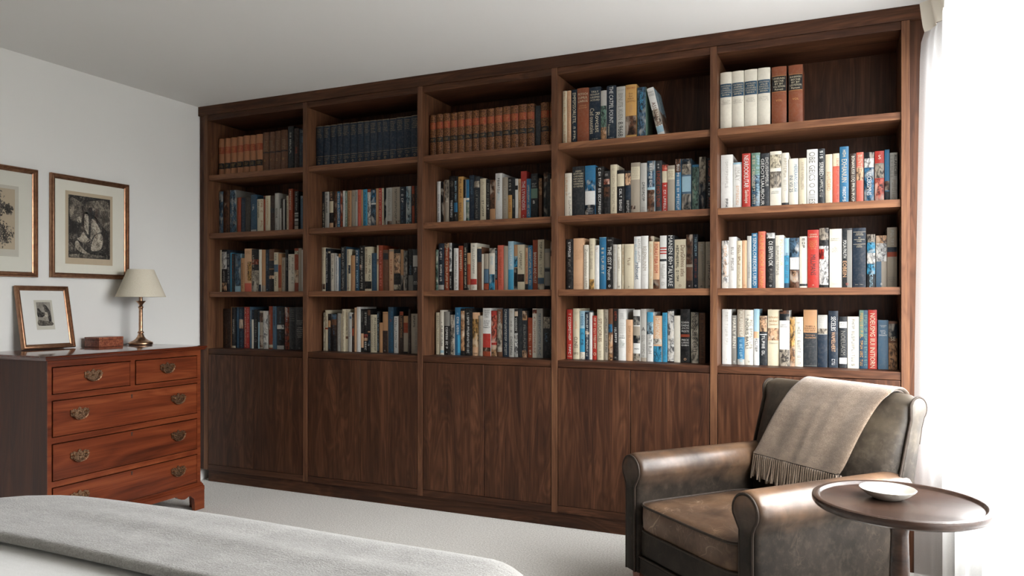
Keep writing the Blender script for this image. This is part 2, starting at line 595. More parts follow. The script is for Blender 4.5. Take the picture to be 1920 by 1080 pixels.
# garden and houses below the skyline, overcast sky brightening towards the zenith
STOPS = [(0.0, 0.06), (0.49, 0.07), (0.52, 0.22), (0.56, 0.60), (0.62, 0.92), (0.75, 1.0), (0.93, 1.0)]
els = cr.color_ramp.elements
while len(els) < len(STOPS):
    els.new(0.5)
for e, (p, k) in zip(els, STOPS):
    e.position = p
    e.color = (k * 0.97, k * 0.985, k, 1)
ma = nt.nodes.new('ShaderNodeMath'); ma.operation = 'MULTIPLY_ADD'
ma.inputs[1].default_value = 0.5; ma.inputs[2].default_value = 0.5
nt.links.new(sx.outputs[2], ma.inputs[0])
nt.links.new(ma.outputs[0], cr.inputs[0])
nt.links.new(cr.outputs[0], bg.inputs['Color'])
bg.inputs['Strength'].default_value = 43.0
la = bpy.data.lights.new('window_portal', 'AREA')
la.shape = 'RECTANGLE'; la.size = WY1 - WY0; la.size_y = WZ1 - WZ0
la.cycles.is_portal = True
lo = bpy.data.objects.new('window_portal', la)
COL.objects.link(lo)
lo.location = (XR + .17, (WY0 + WY1) / 2, (WZ0 + WZ1) / 2)
lo.rotation_euler = (RAD(90), 0, RAD(90))

# ------------------------------------------------------------------ built-in bookcase
BX0, BW, UT = 0.0795, 0.761, 0.032
STEP = BW + UT
SHELF = [1.957, 1.586, 1.212, 0.850]
bc = tag(empty('bookcase', (2.06, 0.17, 0)), 'wall-to-wall dark walnut bookcase with five bays of shelves above flush cupboard doors', 'bookcase')
BV = 0.0012
def bp(name, mat, *box, bevel=BV):
    return MB().box(*box).build(name, mat, bc, smooth=30, bevel=bevel)
for i in range(6):
    x = BX0 - UT + i * STEP
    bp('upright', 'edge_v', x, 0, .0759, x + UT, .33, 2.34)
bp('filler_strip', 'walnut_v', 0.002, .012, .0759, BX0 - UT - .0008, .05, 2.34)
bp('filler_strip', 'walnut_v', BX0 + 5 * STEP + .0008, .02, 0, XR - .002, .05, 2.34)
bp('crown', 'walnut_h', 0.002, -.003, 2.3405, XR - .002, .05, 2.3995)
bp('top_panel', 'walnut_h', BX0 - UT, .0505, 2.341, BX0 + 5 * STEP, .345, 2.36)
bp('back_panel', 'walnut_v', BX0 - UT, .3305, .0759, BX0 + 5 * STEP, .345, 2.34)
bp('plinth', 'walnut_h', BX0 - .012, .02, .0002, BX0 + 5 * STEP, .04, .0755)
for i in range(5):
    x0 = BX0 + i * STEP + .0004; x1 = x0 + BW - .0008
    bp('top_rail', 'walnut_h', x0, .004, 2.305, x1, .33, 2.34)
    for z in SHELF[:3]:
        bp('shelf', 'edge_h', x0, .012, z - .0325, x1, .33, z)
    bp('counter_shelf', 'walnut_h', x0, .006, .8165, x1, .33, .85)
    bp('bottom_rail', 'walnut_h', x0, .002, .0762, x1, .33, .1118)
    xm = (x0 + x1) / 2
    g = .003
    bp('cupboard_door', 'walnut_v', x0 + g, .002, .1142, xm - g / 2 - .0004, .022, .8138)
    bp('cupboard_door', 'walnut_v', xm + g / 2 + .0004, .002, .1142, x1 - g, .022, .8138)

# ------------------------------------------------------------------ books
PAL = {'W': '#e6e4de', 'C': '#d8ccb0', 'I': '#e8e1d0', 'g': '#bcb9b1', 'G': '#86837c', 'K': '#171618', 'D': '#33231c',
       'M': '#6b4630', 'O': '#9a4123', 'R': '#b5352b', 'S': '#cf6450', 'T': '#bd8f66', 'Y': '#cf9f5c', 'P': '#dcb08a',
       'N': '#1b2938', 'U': '#2f7096', 'L': '#a3c5d4', 'B': '#3f9abf', 'A': '#4d6a80', 'V': '#6e8c7d', 'E': '#262a2e',
       't': '#2b4c63', 'X': '#a79b8a', 'Z': '#c99c5e', 'z': '#a08a6a', 'p': '#e0857a', 'd': '#3a3530', 'q': '#a9714c',
       'm': '#5e3822', 'n': '#874a2e', 'O2': '#000000', 'a': '#9a9a90', 'o': '#333333'}
CN = {'W': 'white', 'C': 'cream', 'I': 'ivory', 'g': 'pale-grey', 'G': 'grey', 'K': 'black', 'D': 'dark-brown', 'M': 'brown',
      'O': 'rust', 'R': 'red', 'S': 'coral', 'T': 'tan', 'Y': 'ochre', 'P': 'peach', 'N': 'navy', 'U': 'blue', 'L': 'pale-blue',
      'B': 'bright-blue', 'A': 'slate-blue', 'V': 'sage', 'E': 'charcoal', 't': 'dark-blue', 'X': 'beige', 'Z': 'gilt',
      'z': 'gilt', 'p': 'pink', 'd': 'dark-grey', 'q': 'tan', 'm': 'brown', 'n': 'chestnut'}
COLR = {k: lin(v) for k, v in PAL.items()}
BAYN = {'A': 'first bay by the dresser', 'B': 'second bay from dresser', 'C': 'middle bay', 'D': 'bay left', 'E': 'window bay'}
BAYL = {'A': 'dresser-end bay', 'B': 'second bay', 'C': 'middle bay', 'D': 'fourth bay', 'E': 'window-end bay'}
ROWL = ['top shelf', 'second shelf', 'third shelf', 'lowest shelf']
ORD = ['first', 'second', 'third', 'fourth', 'fifth', 'sixth', 'seventh', 'eighth', 'ninth', 'tenth', 'eleventh', 'twelfth', 'thirteenth', 'fourteenth', 'fifteenth']
ITEM = re.compile(r'([a-z])(\w)\[([\d.]+),([\d.]+)\]([LR]?)(?:=(\S+))?')

fcache = {}
def glyph_mesh(text):
    """triangles of a line of built-in lettering, scaled to cap height 1 and centred on its own box"""
    if text in fcache:
        return fcache[text]
    cu = bpy.data.curves.new('lettering', 'FONT')
    cu.body = text; cu.size = 1.0; cu.resolution_u = 2
    ob = bpy.data.objects.new('lettering', cu)
    COL.objects.link(ob)
    bpy.context.view_layer.update()
    me = ob.evaluated_get(bpy.context.evaluated_depsgraph_get()).to_mesh()
    vs = [tuple(v.co)[:2] for v in me.vertices]
    fs = [tuple(p.vertices) for p in me.polygons]
    ob.evaluated_get(bpy.context.evaluated_depsgraph_get()).to_mesh_clear()
    bpy.data.objects.remove(ob); bpy.data.curves.remove(cu)
    if vs:
        x0 = min(v[0] for v in vs); x1 = max(v[0] for v in vs); y0 = min(v[1] for v in vs); y1 = max(v[1] for v in vs)
        vs = [((x - x0) / max(x1 - x0, 1e-6), (y - y0) / max(y1 - y0, 1e-6)) for x, y in vs]
        asp = (x1 - x0) / max(y1 - y0, 1e-6)
    else:
        asp = 1
    fcache[text] = (vs, fs, asp)
    return fcache[text]

STROKES = [(0, 0, .2, 1), (.8, 0, 1, 1), (0, .82, 1, 1), (0, .41, 1, .59), (0, 0, 1, .18), (.4, 0, .6, 1), (0, .5, .2, 1), (.8, 0, 1, .5), (.8, .5, 1, 1)]
LET = [(0, 2, 3), (0, 1, 3), (5,), (0, 4), (0, 2, 4), (0, 1, 2), (0, 1, 4), (0, 2, 3, 8), (6, 2, 3, 7, 4), (2, 5), (0, 1, 2, 4), (0, 3, 8, 2), (0, 2, 3, 4), (0, 5, 1)]

def spine_y(u, w, bul):
    return -bul * (1 - (2 * u / w) ** 2)

def pseudo(rng, n):
    """n unreadable letter shapes in a row, unit cells, width .62 + gap"""
    vs, fs = [], []
    x = 0
    for _ in range(n):
        if rng.random() < .13 and 0 < x:
            x += .5
            continue
        for s in rng.choice(LET):
            a, b, c, d = STROKES[s]
            o = len(vs)
            vs += [(x + a * .62, b), (x + c * .62, b), (x + c * .62, d), (x + a * .62, d)]
            fs.append((o, o + 1, o + 2, o + 3))
        x += .86
    L = max(x - .24, .6)
    return [(a / L, b) for a, b in vs], fs, L

def make_book(wd, ht, base, items, kind, rng, depth):
    leather = kind in ('law', 'lea', 'ant', 'enc')
    bul = min(.012, .24 * wd) if kind in ('ant', 'law', 'lea') else (min(.006, .14 * wd) if leather else min(.0035, .10 * wd))
    th = min(.0026, wd * .13)
    nseg = 8
    front = [(-wd / 2 + wd * i / nseg) for i in range(nseg + 1)]
    outer = [(-wd / 2, depth)] + [(u, spine_y(u, wd, bul)) for u in front] + [(wd / 2, depth)]
    wi = wd - 2 * th
    inner = [(wi / 2, depth)] + [(-(u) * wi / wd, th + spine_y(u, wd, bul)) for u in front] + [(-wi / 2, depth)]
    mb = MB()
    # U-shaped case as quads
    no = len(outer)
    prof_o, prof_i = outer, inner[::-1]
    vs = [(p[0], p[1], 0) for p in prof_o] + [(p[0], p[1], ht) for p in prof_o] + [(p[0], p[1], 0) for p in prof_i] + [(p[0], p[1], ht) for p in prof_i]
    fs = []
    for i in range(no - 1):
        fs.append((i, i + 1, no + i + 1, no + i))
        fs.append((2 * no + i + 1, 2 * no + i, 3 * no + i, 3 * no + i + 1))
        fs.append((i + 1, i, 2 * no + i, 2 * no + i + 1))
        fs.append((no + i, no + i + 1, 3 * no + i + 1, 3 * no + i))
    fs.append((0, no, 3 * no, 2 * no)); fs.append((2 * no - 1, no - 1, 3 * no - 1, 4 * no - 1))
    mb.add(vs, fs)
    if kind == 'ant':
        for fr in (.175, .355, .535, .665, .83, .97, .03):
            z = ht * (1 - fr)
            prof = [(u, spine_y(u, wd, bul) - .0016) for u in front]
            v2 = [(p[0], p[1], z - .0016) for p in prof] + [(p[0], p[1], z + .0016) for p in prof]
            v2 += [(p[0], p[1] + .003, z - .0026) for p in prof] + [(p[0], p[1] + .003, z + .0026) for p in prof]
            n = len(prof)
            f2 = []
            for i in range(n - 1):
                f2 += [(i, i + 1, n + i + 1, n + i), (2 * n + i, 2 * n + i + 1, i + 1, i), (n + i, n + i + 1, 3 * n + i + 1, 3 * n + i)]
            mb.add(v2, f2)
    name = {'law': 'law_volume', 'lea': 'cloth_volume', 'ant': 'antique_volume', 'enc': 'encyclopedia_volume'}.get(kind, 'large_book' if ht > .247 or wd > .04 else 'small_book')  # modern books are named by size alone; their binding is not known
    b = mb.build(name, 'antique' if kind == 'ant' else 'cover', None, smooth=35, color=COLR[base])
    ins = .002 if kind == 'book' and ht < .247 else .004
    bow = 0.0 if wd < .012 else .002
    pb = MB().box(-wi / 2 + .0002, th + .0012 - (bul * .5), ins, wi / 2 - .0002, depth - ins, ht - ins)
    pb.build('page_block', 'pages', b, smooth=0)
    lvl = 1
    for m in items:
        typ, c, f0, f1, side, txt = m
        z1, z0 = ht * (1 - f0), ht * (1 - f1)
        off = .00035 * lvl + .0002
        mbp = MB()
        u0, u1 = -wd / 2 * .97, wd / 2 * .97
        if side == 'L': u1 = 0
        if side == 'R': u0 = 0
        if typ in 'ba':
            ns = 6
            vs, fs = [], []
            for i in range(ns + 1):
                u = u0 + (u1 - u0) * i / ns
                y = spine_y(u, wd, bul) - off
                vs += [(u, y, z0), (u, y, z1)]
            for i in range(ns):
                fs.append((2 * i, 2 * i + 2, 2 * i + 3, 2 * i + 1))
            mbp.add(vs, fs)
            mbp.build('spine_band' if typ == 'b' else 'spine_picture', 'print' if typ == 'b' else 'picture', b, smooth=0, color=COLR[c], fix=False)
        else:
            off += .0006
            cu = (u0 + u1) / 2; wu = (u1 - u0) * .97
            def put(vs, fs):
                mbp.add([(u, spine_y(u, wd, bul) - off, z) for u, z in vs], fs)
            if typ in 'vt':
                L = z1 - z0
                if typ == 't':
                    vs, fs, asp = glyph_mesh(txt.replace('_', ' '))
                    cap = min(wu * (.6 if not side else .8), L / asp * 1.5)
                    run = min(L, cap * asp * 1.3)
                else:
                    cap = wu * (.46 if not side else .66)
                    cap = min(cap, .0125)
                    n = max(3, min(26, int(L / (cap * .86))))
                    vs, fs, asp = pseudo(rng, n)
                    run = L
                # read downwards: text x -> -z, text y -> +u
                put([(cu + (y - .5) * cap, z1 - x * run) for x, y in vs], fs)
            elif typ == 's':
                lines = txt.split('/')
                dz = (z1 - z0) / len(lines)
                for i, ln in enumerate(lines):
                    if not ln:
                        continue
                    vs, fs, asp = glyph_mesh(ln.replace('_', ' '))
                    hh = dz * .66
                    rw = min(wu * .86, hh * asp * 1.15)
                    if len(ln) < 3:
                        rw = min(wu * .6, hh * asp); hh = min(hh, rw / asp * 1.3)
                    put([(cu + (x - .5) * rw, z1 - dz * i - dz * .5 + (y - .5) * hh) for x, y in vs], fs)
            elif typ == 'h':
                n = max(1, min(6, round((z1 - z0) / .0085)))
                dz = (z1 - z0) / n
                for i in range(n):
                    hh = min(dz * .5, .0065)
                    k = max(3, min(9, int(wu * .8 / max(hh, .002) / .8)))
                    vs, fs, asp = pseudo(rng, k)
                    rw = wu * rng.uniform(.5, .82)
                    put([(cu + (x - .5) * rw, z1 - dz * (i + .5) + (y - .5) * hh) for x, y in vs], fs)
            if mbp.v:
                mbp.build('spine_title' if typ in 'ts' else 'spine_lettering', 'print', b, smooth=0, color=COLR[c], fix=False)
        if typ in 'ba':
            lvl += 1
    return b

def look_words(base, items, kind, wd, ht):
    cn = CN[base]
    if kind == 'law':
        return 'tan law volume with rust label'
    if kind == 'lea':
        return 'brown cloth volume with gilt block'
    if kind == 'ant':
        return 'antique leather volume with red label'
    if kind == 'enc':
        return {'N': 'navy encyclopedia volume with gilt lines', 'I': 'ivory reference volume with blue label', 'n': 'chestnut reference volume with black label'}[base]
    size = 'thick ' if wd > .042 else ('slim ' if wd < .017 else ('tall ' if ht > .262 else ('short ' if ht < .222 else '')))
    feat = ''
    its = [m for m in items if m[1] in CN]
    big = [m for m in its if m[0] in 'ba' and (m[3] - m[2]) > .08 and CN[m[1]] != cn]
    let = [m for m in its if m[0] in 'vths']
    if big:
        m = big[0]
        feat = f' with {CN[m[1]]} ' + ('band' if m[0] == 'b' else 'picture') + (' at top' if m[3] < .45 else ' at foot' if m[2] > .5 else '')
    elif let:
        feat = f' with {CN[let[0][1]]} lettering'
    elif [m for m in its if m[0] == 'a']:
        feat = ' with mottled pictorial spine'
    return f'{size}{cn} book{feat}'

def fill_shelves():
    for key, (setb, txt) in SHELVES.items():
        row = {'1': 0, '2': 1, '3': 2, '4': 3}[key[1]]
        lines = txt.strip().splitlines()
        n = len(lines)
        rng = random.Random(key)
        for i, ln in enumerate(lines):
            p = ln.split()
            x0, wd, ht, base, kind = float(p[0]) * 1e-4, float(p[1]) * 1e-4, float(p[2]) * 1e-4, p[3], p[4]
            items = [(m[0], m[1], float(m[2]), float(m[3]), m[4], m[5]) for m in ITEM.findall(' '.join(p[5:]))]
            depth = rng.uniform(.135, .165) if ht < .26 else rng.uniform(.16, .18)
            if kind != 'book': depth = .17
            depth = min(depth, .318 - setb)
            b = make_book(wd, ht, base, items, kind, rng, depth)
            b.location = (x0 + wd / 2, setb + (rng.uniform(-.004, .004) if kind == 'book' else 0), SHELF[row] + .0006)
            d0, d1 = i, n - 1 - i
            if d0 <= d1:
                place = f'{ORD[d0]} from dresser end'
            else:
                place = f'{ORD[d1]} from window end'
            b['label'] = f'{look_words(base, items, kind, wd, ht)}, {place}, {ROWL[row]}, {BAYL[key[0]]}'
            b['category'] = 'book'
            b['group'] = f'books on the {ROWL[row]} of the {BAYL[key[0]]}'

SHELVES = {
'A1': (0.09, '''
838 488 2447 q law bO[.23,.4] hZ[.25,.38] bK[.65,.8] hZ[.68,.77]
1336 519 2439 q law bO[.23,.4] hZ[.25,.38] bK[.65,.8] hZ[.68,.77]
1865 529 2441 q law bO[.23,.4] hZ[.25,.38] bK[.65,.8] hZ[.68,.77]
2404 510 2458 q law bO[.23,.4] hZ[.25,.38] bK[.65,.8] hZ[.68,.77]
2924 539 2471 q law bO[.23,.4] hZ[.25,.38] bK[.65,.8] hZ[.68,.77]
3473 476 2450 q law bO[.23,.4] hZ[.25,.38] bK[.65,.8] hZ[.68,.77]
3959 568 2465 q law bO[.23,.4] hZ[.25,.38] bK[.65,.8] hZ[.68,.77]
4546 468 2528 M lea hz[.22,.47] bK[.49,.52] sZ[.66,.74]=6 bZ[.965,.985]
5033 464 2520 M lea hz[.22,.47] bK[.49,.52] sZ[.66,.74]=7 bZ[.965,.985]
5515 432 2525 M lea hz[.22,.47] bK[.49,.52] sZ[.66,.74]=C bZ[.965,.985]
5965 526 2541 M lea hz[.22,.47] bK[.49,.52] sZ[.66,.74]=11 bZ[.965,.985]
6524 429 2735 E book vg[.14,.62]
7012 352 2572 D book vO[.45,.6]
7396 490 2511 N book hg[.04,.1] vA[.2,.38]
'''),
'A2': (0.095, '''
821 328 2778 A book aA[0,1] vN[.2,.5]
1178 465 2816 M book am[0,1] hK[.16,.3]
1699 554 2817 G book aA[0,1] vg[.25,.62]
2323 349 2305 O book
2682 361 2267 N book hA[.12,.18]
3065 409 2279 d book
3493 474 2411 t book vW[.25,.42] vA[.6,.8] bg[.92,.97]
3980 511 2108 C book vK[.05,.55]L vO[.05,.4]R vO[.65,.85]R
4509 171 2284 O book bD[.03,.09]
4693 398 2274 C book vT[.1,.8]
5108 337 2251 D book bE[.35,.48]
5463 300 2398 g book vK[.4,.65] vG[.78,.95]
5769 161 1440 g book vW[.1,.4]
5939 105 2037 D book
6053 175 2001 g book
6245 96 1951 K book
6349 178 2184 C book vM[.05,.9]
6536 320 2598 O book vC[.05,.52]
7007 300 2433 K book vG[.03,.52] bg[.55,.58] bG[.6,.66] bg[.7,.76] bG[.78,.86] bX[.88,.98]
7458 362 2115 t book hg[.0,.08]
'''),
'A3': (0.1, '''
821 120 2734 C book
960 443 2743 K book aW[.05,.46] vg[.5,.75] aP[.78,.97]
1427 289 2714 N book vg[.1,.8]
1725 141 2528 B book
1885 179 2470 E book vO[.02,.65]
2087 500 2450 L book aA[0,.85] vA[.05,.4]
2633 315 2153 T book vM[.15,.9]
2962 575 2744 P book hM[.05,.13] vM[.33,.75] bS[.8,1] aY[.3,.75]R
3546 583 2703 K book aO[.24,.36] vC[.15,.75]L aX[.5,1] vg[.9,.97]
4138 172 2656 I book bN[.83,1]
4319 293 2650 T book bX[.85,1]
4625 269 2641 N book vA[.1,.5] sL[.93,.97]=o
4903 414 2666 M book bE[.27,.47] bT[.25,.26] bT[.46,.475] bK[.48,1] aP[.62,.7]
5357 327 2446 C book bA[.31,.5] vA[.04,.2] vK[.55,.85]
5693 229 2369 T book bO[.3,.9]
5930 254 2121 X book vM[.1,.9]
6193 231 2597 K book vG[.2,.5]
6437 464 2312 I book vK[.05,.42]L vG[.1,.8]R
6913 297 2661 O book aC[.06,.14] aP[.5,.8]
7223 257 2660 X book
7489 247 2560 g book
'''),
'A4': (0.127, '''
846 621 2530 D book vM[.4,.9]
1482 109 2658 T book
1600 322 2623 E book vg[.3,.65] bC[.95,1]
1997 216 2642 t book vA[.1,.4]
2223 351 2642 N book vA[.05,.5] aT[.3,.52] vA[.6,.95]
2588 465 2644 R book vC[.03,.97]L vp[.05,.97]R
3108 166 2663 A book vX[.1,.5]
3283 175 2468 N book bI[.25,1]
3477 307 2486 K book vG[.25,.7] hg[.76,.84]
3793 132 2417 L book aN[0,.3]
3934 273 2400 X book aM[.05,.3] aM[.65,.95]
4216 398 2402 g book aW[0,1]
4659 328 2702 O book vC[.2,.55]L aC[.9,.97]
5000 304 2703 A book vN[.1,.5]
5330 576 2652 K book vA[.1,.38] aW[.42,.52] vA[.55,.8] bg[.91,1]
5928 351 2653 T book aO[0,1] vW[.02,.35]
6292 488 2637 E book hG[.04,.34] sW[.95,.98]=o
6802 668 2656 K book hg[.3,.42] hg[.46,.72] vG[.94,.98]
'''),
'B1': (0.08, '''
8751 528 2495 N enc bz[.005,.016] hz[.06,.3] bz[.735,.743] hz[.77,.85] sz[.86,.94]=o
9294 486 2484 N enc bz[.005,.016] hz[.06,.3] bz[.735,.743] hz[.77,.85] sz[.86,.94]=o
9794 482 2486 N enc bz[.005,.016] hz[.06,.3] bz[.735,.743] hz[.77,.85] sz[.86,.94]=o
10290 408 2498 N enc bz[.005,.016] hz[.06,.3] bz[.735,.743] hz[.77,.85] sz[.86,.94]=o
10712 515 2498 N enc bz[.005,.016] hz[.06,.3] bz[.735,.743] hz[.77,.85] sz[.86,.94]=o
11241 487 2485 N enc bz[.005,.016] hz[.06,.3] bz[.735,.743] hz[.77,.85] sz[.86,.94]=o
11742 465 2486 N enc bz[.005,.016] hz[.06,.3] bz[.735,.743] hz[.77,.85] sz[.86,.94]=o
12220 407 2479 N enc bz[.005,.016] hz[.06,.3] bz[.735,.743] hz[.77,.85] sz[.86,.94]=o
12641 466 2480 N enc bz[.005,.016] hz[.06,.3] bz[.735,.743] hz[.77,.85] sz[.86,.94]=o
13120 370 2467 N enc bz[.005,.016] hz[.06,.3] bz[.735,.743] hz[.77,.85] sz[.86,.94]=o
13503 467 2461 N enc bz[.005,.016] hz[.06,.3] bz[.735,.743] hz[.77,.85] sz[.86,.94]=o
13984 467 2450 N enc bz[.005,.016] hz[.06,.3] bz[.735,.743] hz[.77,.85] sz[.86,.94]=o
14464 485 2474 N enc bz[.005,.016] hz[.06,.3] bz[.735,.743] hz[.77,.85] sz[.86,.94]=o
14961 480 2460 N enc bz[.005,.016] hz[.06,.3] bz[.735,.743] hz[.77,.85] sz[.86,.94]=o
15454 517 2481 N enc bz[.005,.016] hz[.06,.3] bz[.735,.743] hz[.77,.85] sz[.86,.94]=o
'''),
'B2': (0.136, '''
8762 217 2349 E book vC[.3,.98]
8993 287 2321 g book vE[.05,.55]
9299 300 2314 D book vP[.0,.22] bC[.25,.55] bK[.56,.82] bP[.82,1]
9637 204 2316 T book aM[0,1]
9855 250 2302 U book vW[.05,.95]
10119 164 2288 M book aO[0,1]
10303 136 2317 W book vU[.15,.5]
10453 182 2287 V book vW[.05,.95]
10649 265 2300 T book vM[.05,.9]
10928 287 2305 X book hE[.08,.16]
11224 166 2306 g book vE[.05,.3]
11403 225 2312 S book vO[.15,.6]
11642 101 2301 T book
11756 310 2307 B book vN[.08,.95]
12080 236 2301 M book aW[.05,.95] bO[0,.08]
12334 351 2282 N book aU[.03,.35] bW[.36,.4] aA[.42,1]
12703 175 2302 T book
12887 192 2309 R book vC[.05,.95]
13092 151 2297 C book vM[.1,.9]
13252 177 2294 W book aK[0,1]
13443 327 2308 g book vG[.05,.7] aM[.85,1]
13796 543 2309 X book vE[.05,.88] aM[.85,1]R
14352 360 2294 N book vW[.05,.4] vA[.42,.9] sW[.94,.98]=+
14729 353 2301 A book aL[0,1] vK[.1,.6]
15151 163 2298 O book aM[.2,.5]
15344 404 2297 K book vM[.02,.95]
'''),
'B3': (0.135, '''
8751 254 2680 C book vX[.05,.3] aM[.83,.95]
9015 192 2618 N book vW[.08,.8]
9216 177 2582 E book bC[.06,.1]
9402 266 2311 I book vX[.05,.3] vK[.4,.7]
9678 123 2306 g book
9811 161 2108 W book vU[.05,.95]
9981 170 2270 A book bT[0,.1]
10174 347 2686 E book vg[.03,.95]
10530 65 2680 t book
10605 261 2521 C book bN[.38,.58]R vX[.05,.9] sK[.9,.97]=o
10879 329 2141 T book vY[.1,.6]
11217 285 2484 t book vW[.03,.4] vL[.5,.95]
11512 384 2703 K book vg[.05,.95] aO[.42,.52]L
11909 476 2621 C book vM[.05,.6]L vK[.2,.75]R aK[.78,.95]
12395 333 2242 t book vA[.05,.5]
12746 125 2688 C book aP[.3,.42]
12880 312 2681 O book vp[.12,1]
13206 368 2408 M book bE[.08,.24]
13591 326 2446 P book vO[.25,.75] bX[.02,.06]
13935 450 2423 K book aP[.1,.58] aC[.85,.97]
14402 191 2395 T book aE[.62,1]
14602 264 2333 E book aG[0,1]
14878 344 2416 K book vA[.4,.62] bG[.63,1]
15243 384 2386 E book bg[.15,.42] vg[.45,.7] sg[.75,.88]=m
'''),
'B4': (0.125, '''
8921 125 2332 K book aC[0,1]
9064 220 2477 C book vM[.15,.45] bO[.43,.47]
9303 195 2257 K book bT[.18,.36] vA[.38,.95]
9518 393 2240 D book aA[0,.14] bM[.14,.3] vA[.3,.55] bK[.58,1]
9953 296 2300 g book vG[.05,.85]
10258 75 2275 C book
10343 224 2545 C book vX[.05,.95]
10576 195 2534 C book vM[.08,.4] vK[.42,.62] bM[.64,.7]
10786 255 2344 g book bA[.1,.16]R vG[.5,.62]
11050 138 2250 D book bO[.38,.58] vP[.1,.35]
11202 179 2632 P book
11391 257 2678 W book
11656 201 2557 K book vG[.05,.3] bP[.57,.9]
11866 300 2464 K book vg[.05,.35] aS[.57,.66] aP[.66,.73] vW[.75,.95]
12184 185 2503 K book bM[0,.13] bT[.5,.53] aA[.72,.85]
12378 440 2222 C book vK[.08,.95]R vX[.05,.9]L
12836 147 2412 K book vL[.05,.95]
13001 214 1757 T book
13224 354 2396 T book bM[.04,.05] bD[.46,1] sg[.92,.97]=o
13591 365 2677 t book vO[.27,.4] vU[.1,.95]R
14017 275 2140 W book vN[.05,.85]
14300 80 2189 M book
14386 257 2420 D book bO[0,.09] vT[.12,.62]
14669 302 2164 X book bT[0,.18] bO[.18,.45] bK[.95,1]
14988 137 2533 D book
15142 452 2296 X book vK[.05,.33] vG[.4,.95]R
'''),
'C1': (0.071, '''
16713 400 2334 m ant bO[.18,.35] hZ[.2,.33] bK[.54,.66] hZ[.57,.63]
17130 436 2344 m ant bO[.18,.35] hZ[.2,.33] bK[.54,.66] hZ[.57,.63]
17582 432 2347 m ant bO[.18,.35] hZ[.2,.33] bK[.54,.66] hZ[.57,.63]
18031 434 2335 m ant bO[.18,.35] hZ[.2,.33] bK[.54,.66] hZ[.57,.63]
18482 430 2328 m ant bO[.18,.35] hZ[.2,.33] bK[.54,.66] hZ[.57,.63]
18928 432 2331 m ant bO[.18,.35] hZ[.2,.33] bK[.54,.66] hZ[.57,.63]
19376 417 2324 m ant bO[.18,.35] hZ[.2,.33] bK[.54,.66] hZ[.57,.63]
19809 440 2330 m ant bO[.18,.35] hZ[.2,.33] bK[.54,.66] hZ[.57,.63]
20265 447 2320 m ant bO[.18,.35] hZ[.2,.33] bK[.54,.66] hZ[.57,.63]
20728 464 2333 m ant bO[.18,.35] hZ[.2,.33] bK[.54,.66] hZ[.57,.63]
21207 449 2340 m ant bO[.18,.35] hZ[.2,.33] bK[.54,.66] hZ[.57,.63]
21671 450 2338 m ant bO[.18,.35] hZ[.2,.33] bK[.54,.66] hZ[.57,.63]
22136 466 2349 m ant bO[.18,.35] hZ[.2,.33] bK[.54,.66] hZ[.57,.63]
22617 426 2332 m ant bO[.18,.35] hZ[.2,.33] bK[.54,.66] hZ[.57,.63]
23094 292 2194 E book
23410 464 2314 m ant bO[.18,.35] hZ[.2,.33] bK[.54,.66] hZ[.57,.63]
23933 296 2289 m ant bO[.18,.35] hZ[.2,.33] bK[.54,.66] hZ[.57,.63]
'''),
'C2': (0.155, '''
16722 218 2475 W book vt[.3,.9]
16951 212 2447 T book aK[0,1]
17183 276 2531 X book aX[0,.5] vG[.1,.5]
17469 330 2731 K book hX[.1,.22] vW[.5,.85]
17809 233 2689 K book vL[.1,.52] bU[.55,.75] sW[.78,.86]=?
18052 321 2660 Y book vM[.05,.45] vM[.55,.9]
18388 157 2486 W book bK[0,.42] bI[.42,.5]
18555 206 2473 U book aV[.5,1] bI[.42,.47]
18775 297 2686 N book vA[.1,.4] bW[.94,.96]
19082 339 2598 E book aX[.1,.24] vG[.3,.9]
19431 356 2466 C book vX[.08,.5] vK[.5,.85]
19796 244 2415 K book vG[.1,.6] vW[.6,.7]
20054 309 2340 T book aM[0,.68]
20377 405 2687 W book vK[.1,.4] vL[.4,.55]
20792 337 2439 X book vg[.2,.8]
21138 247 2410 K book vg[.05,.3] bY[.4,1] vO[.5,.78]
21394 176 2395 E book vg[.5,.7]
21584 157 2307 W book bK[.16,.26]
21750 156 2295 P book vM[.1,.3] vM[.5,.7]
21915 329 2687 R book tW[.2,.78]=THE_LYVANDERS sW[.87,.97]=A/S
22258 232 2259 U book vC[.15,.9]
22504 393 2517 E book hG[.05,.15] hW[.2,.3] bV[.32,.53] sW[.56,.66]=B
22960 179 2234 M book aT[0,.4]
23229 227 2547 X book aM[0,.2] aE[.2,1]
23465 151 2450 K book
23630 265 2166 P book
'''),
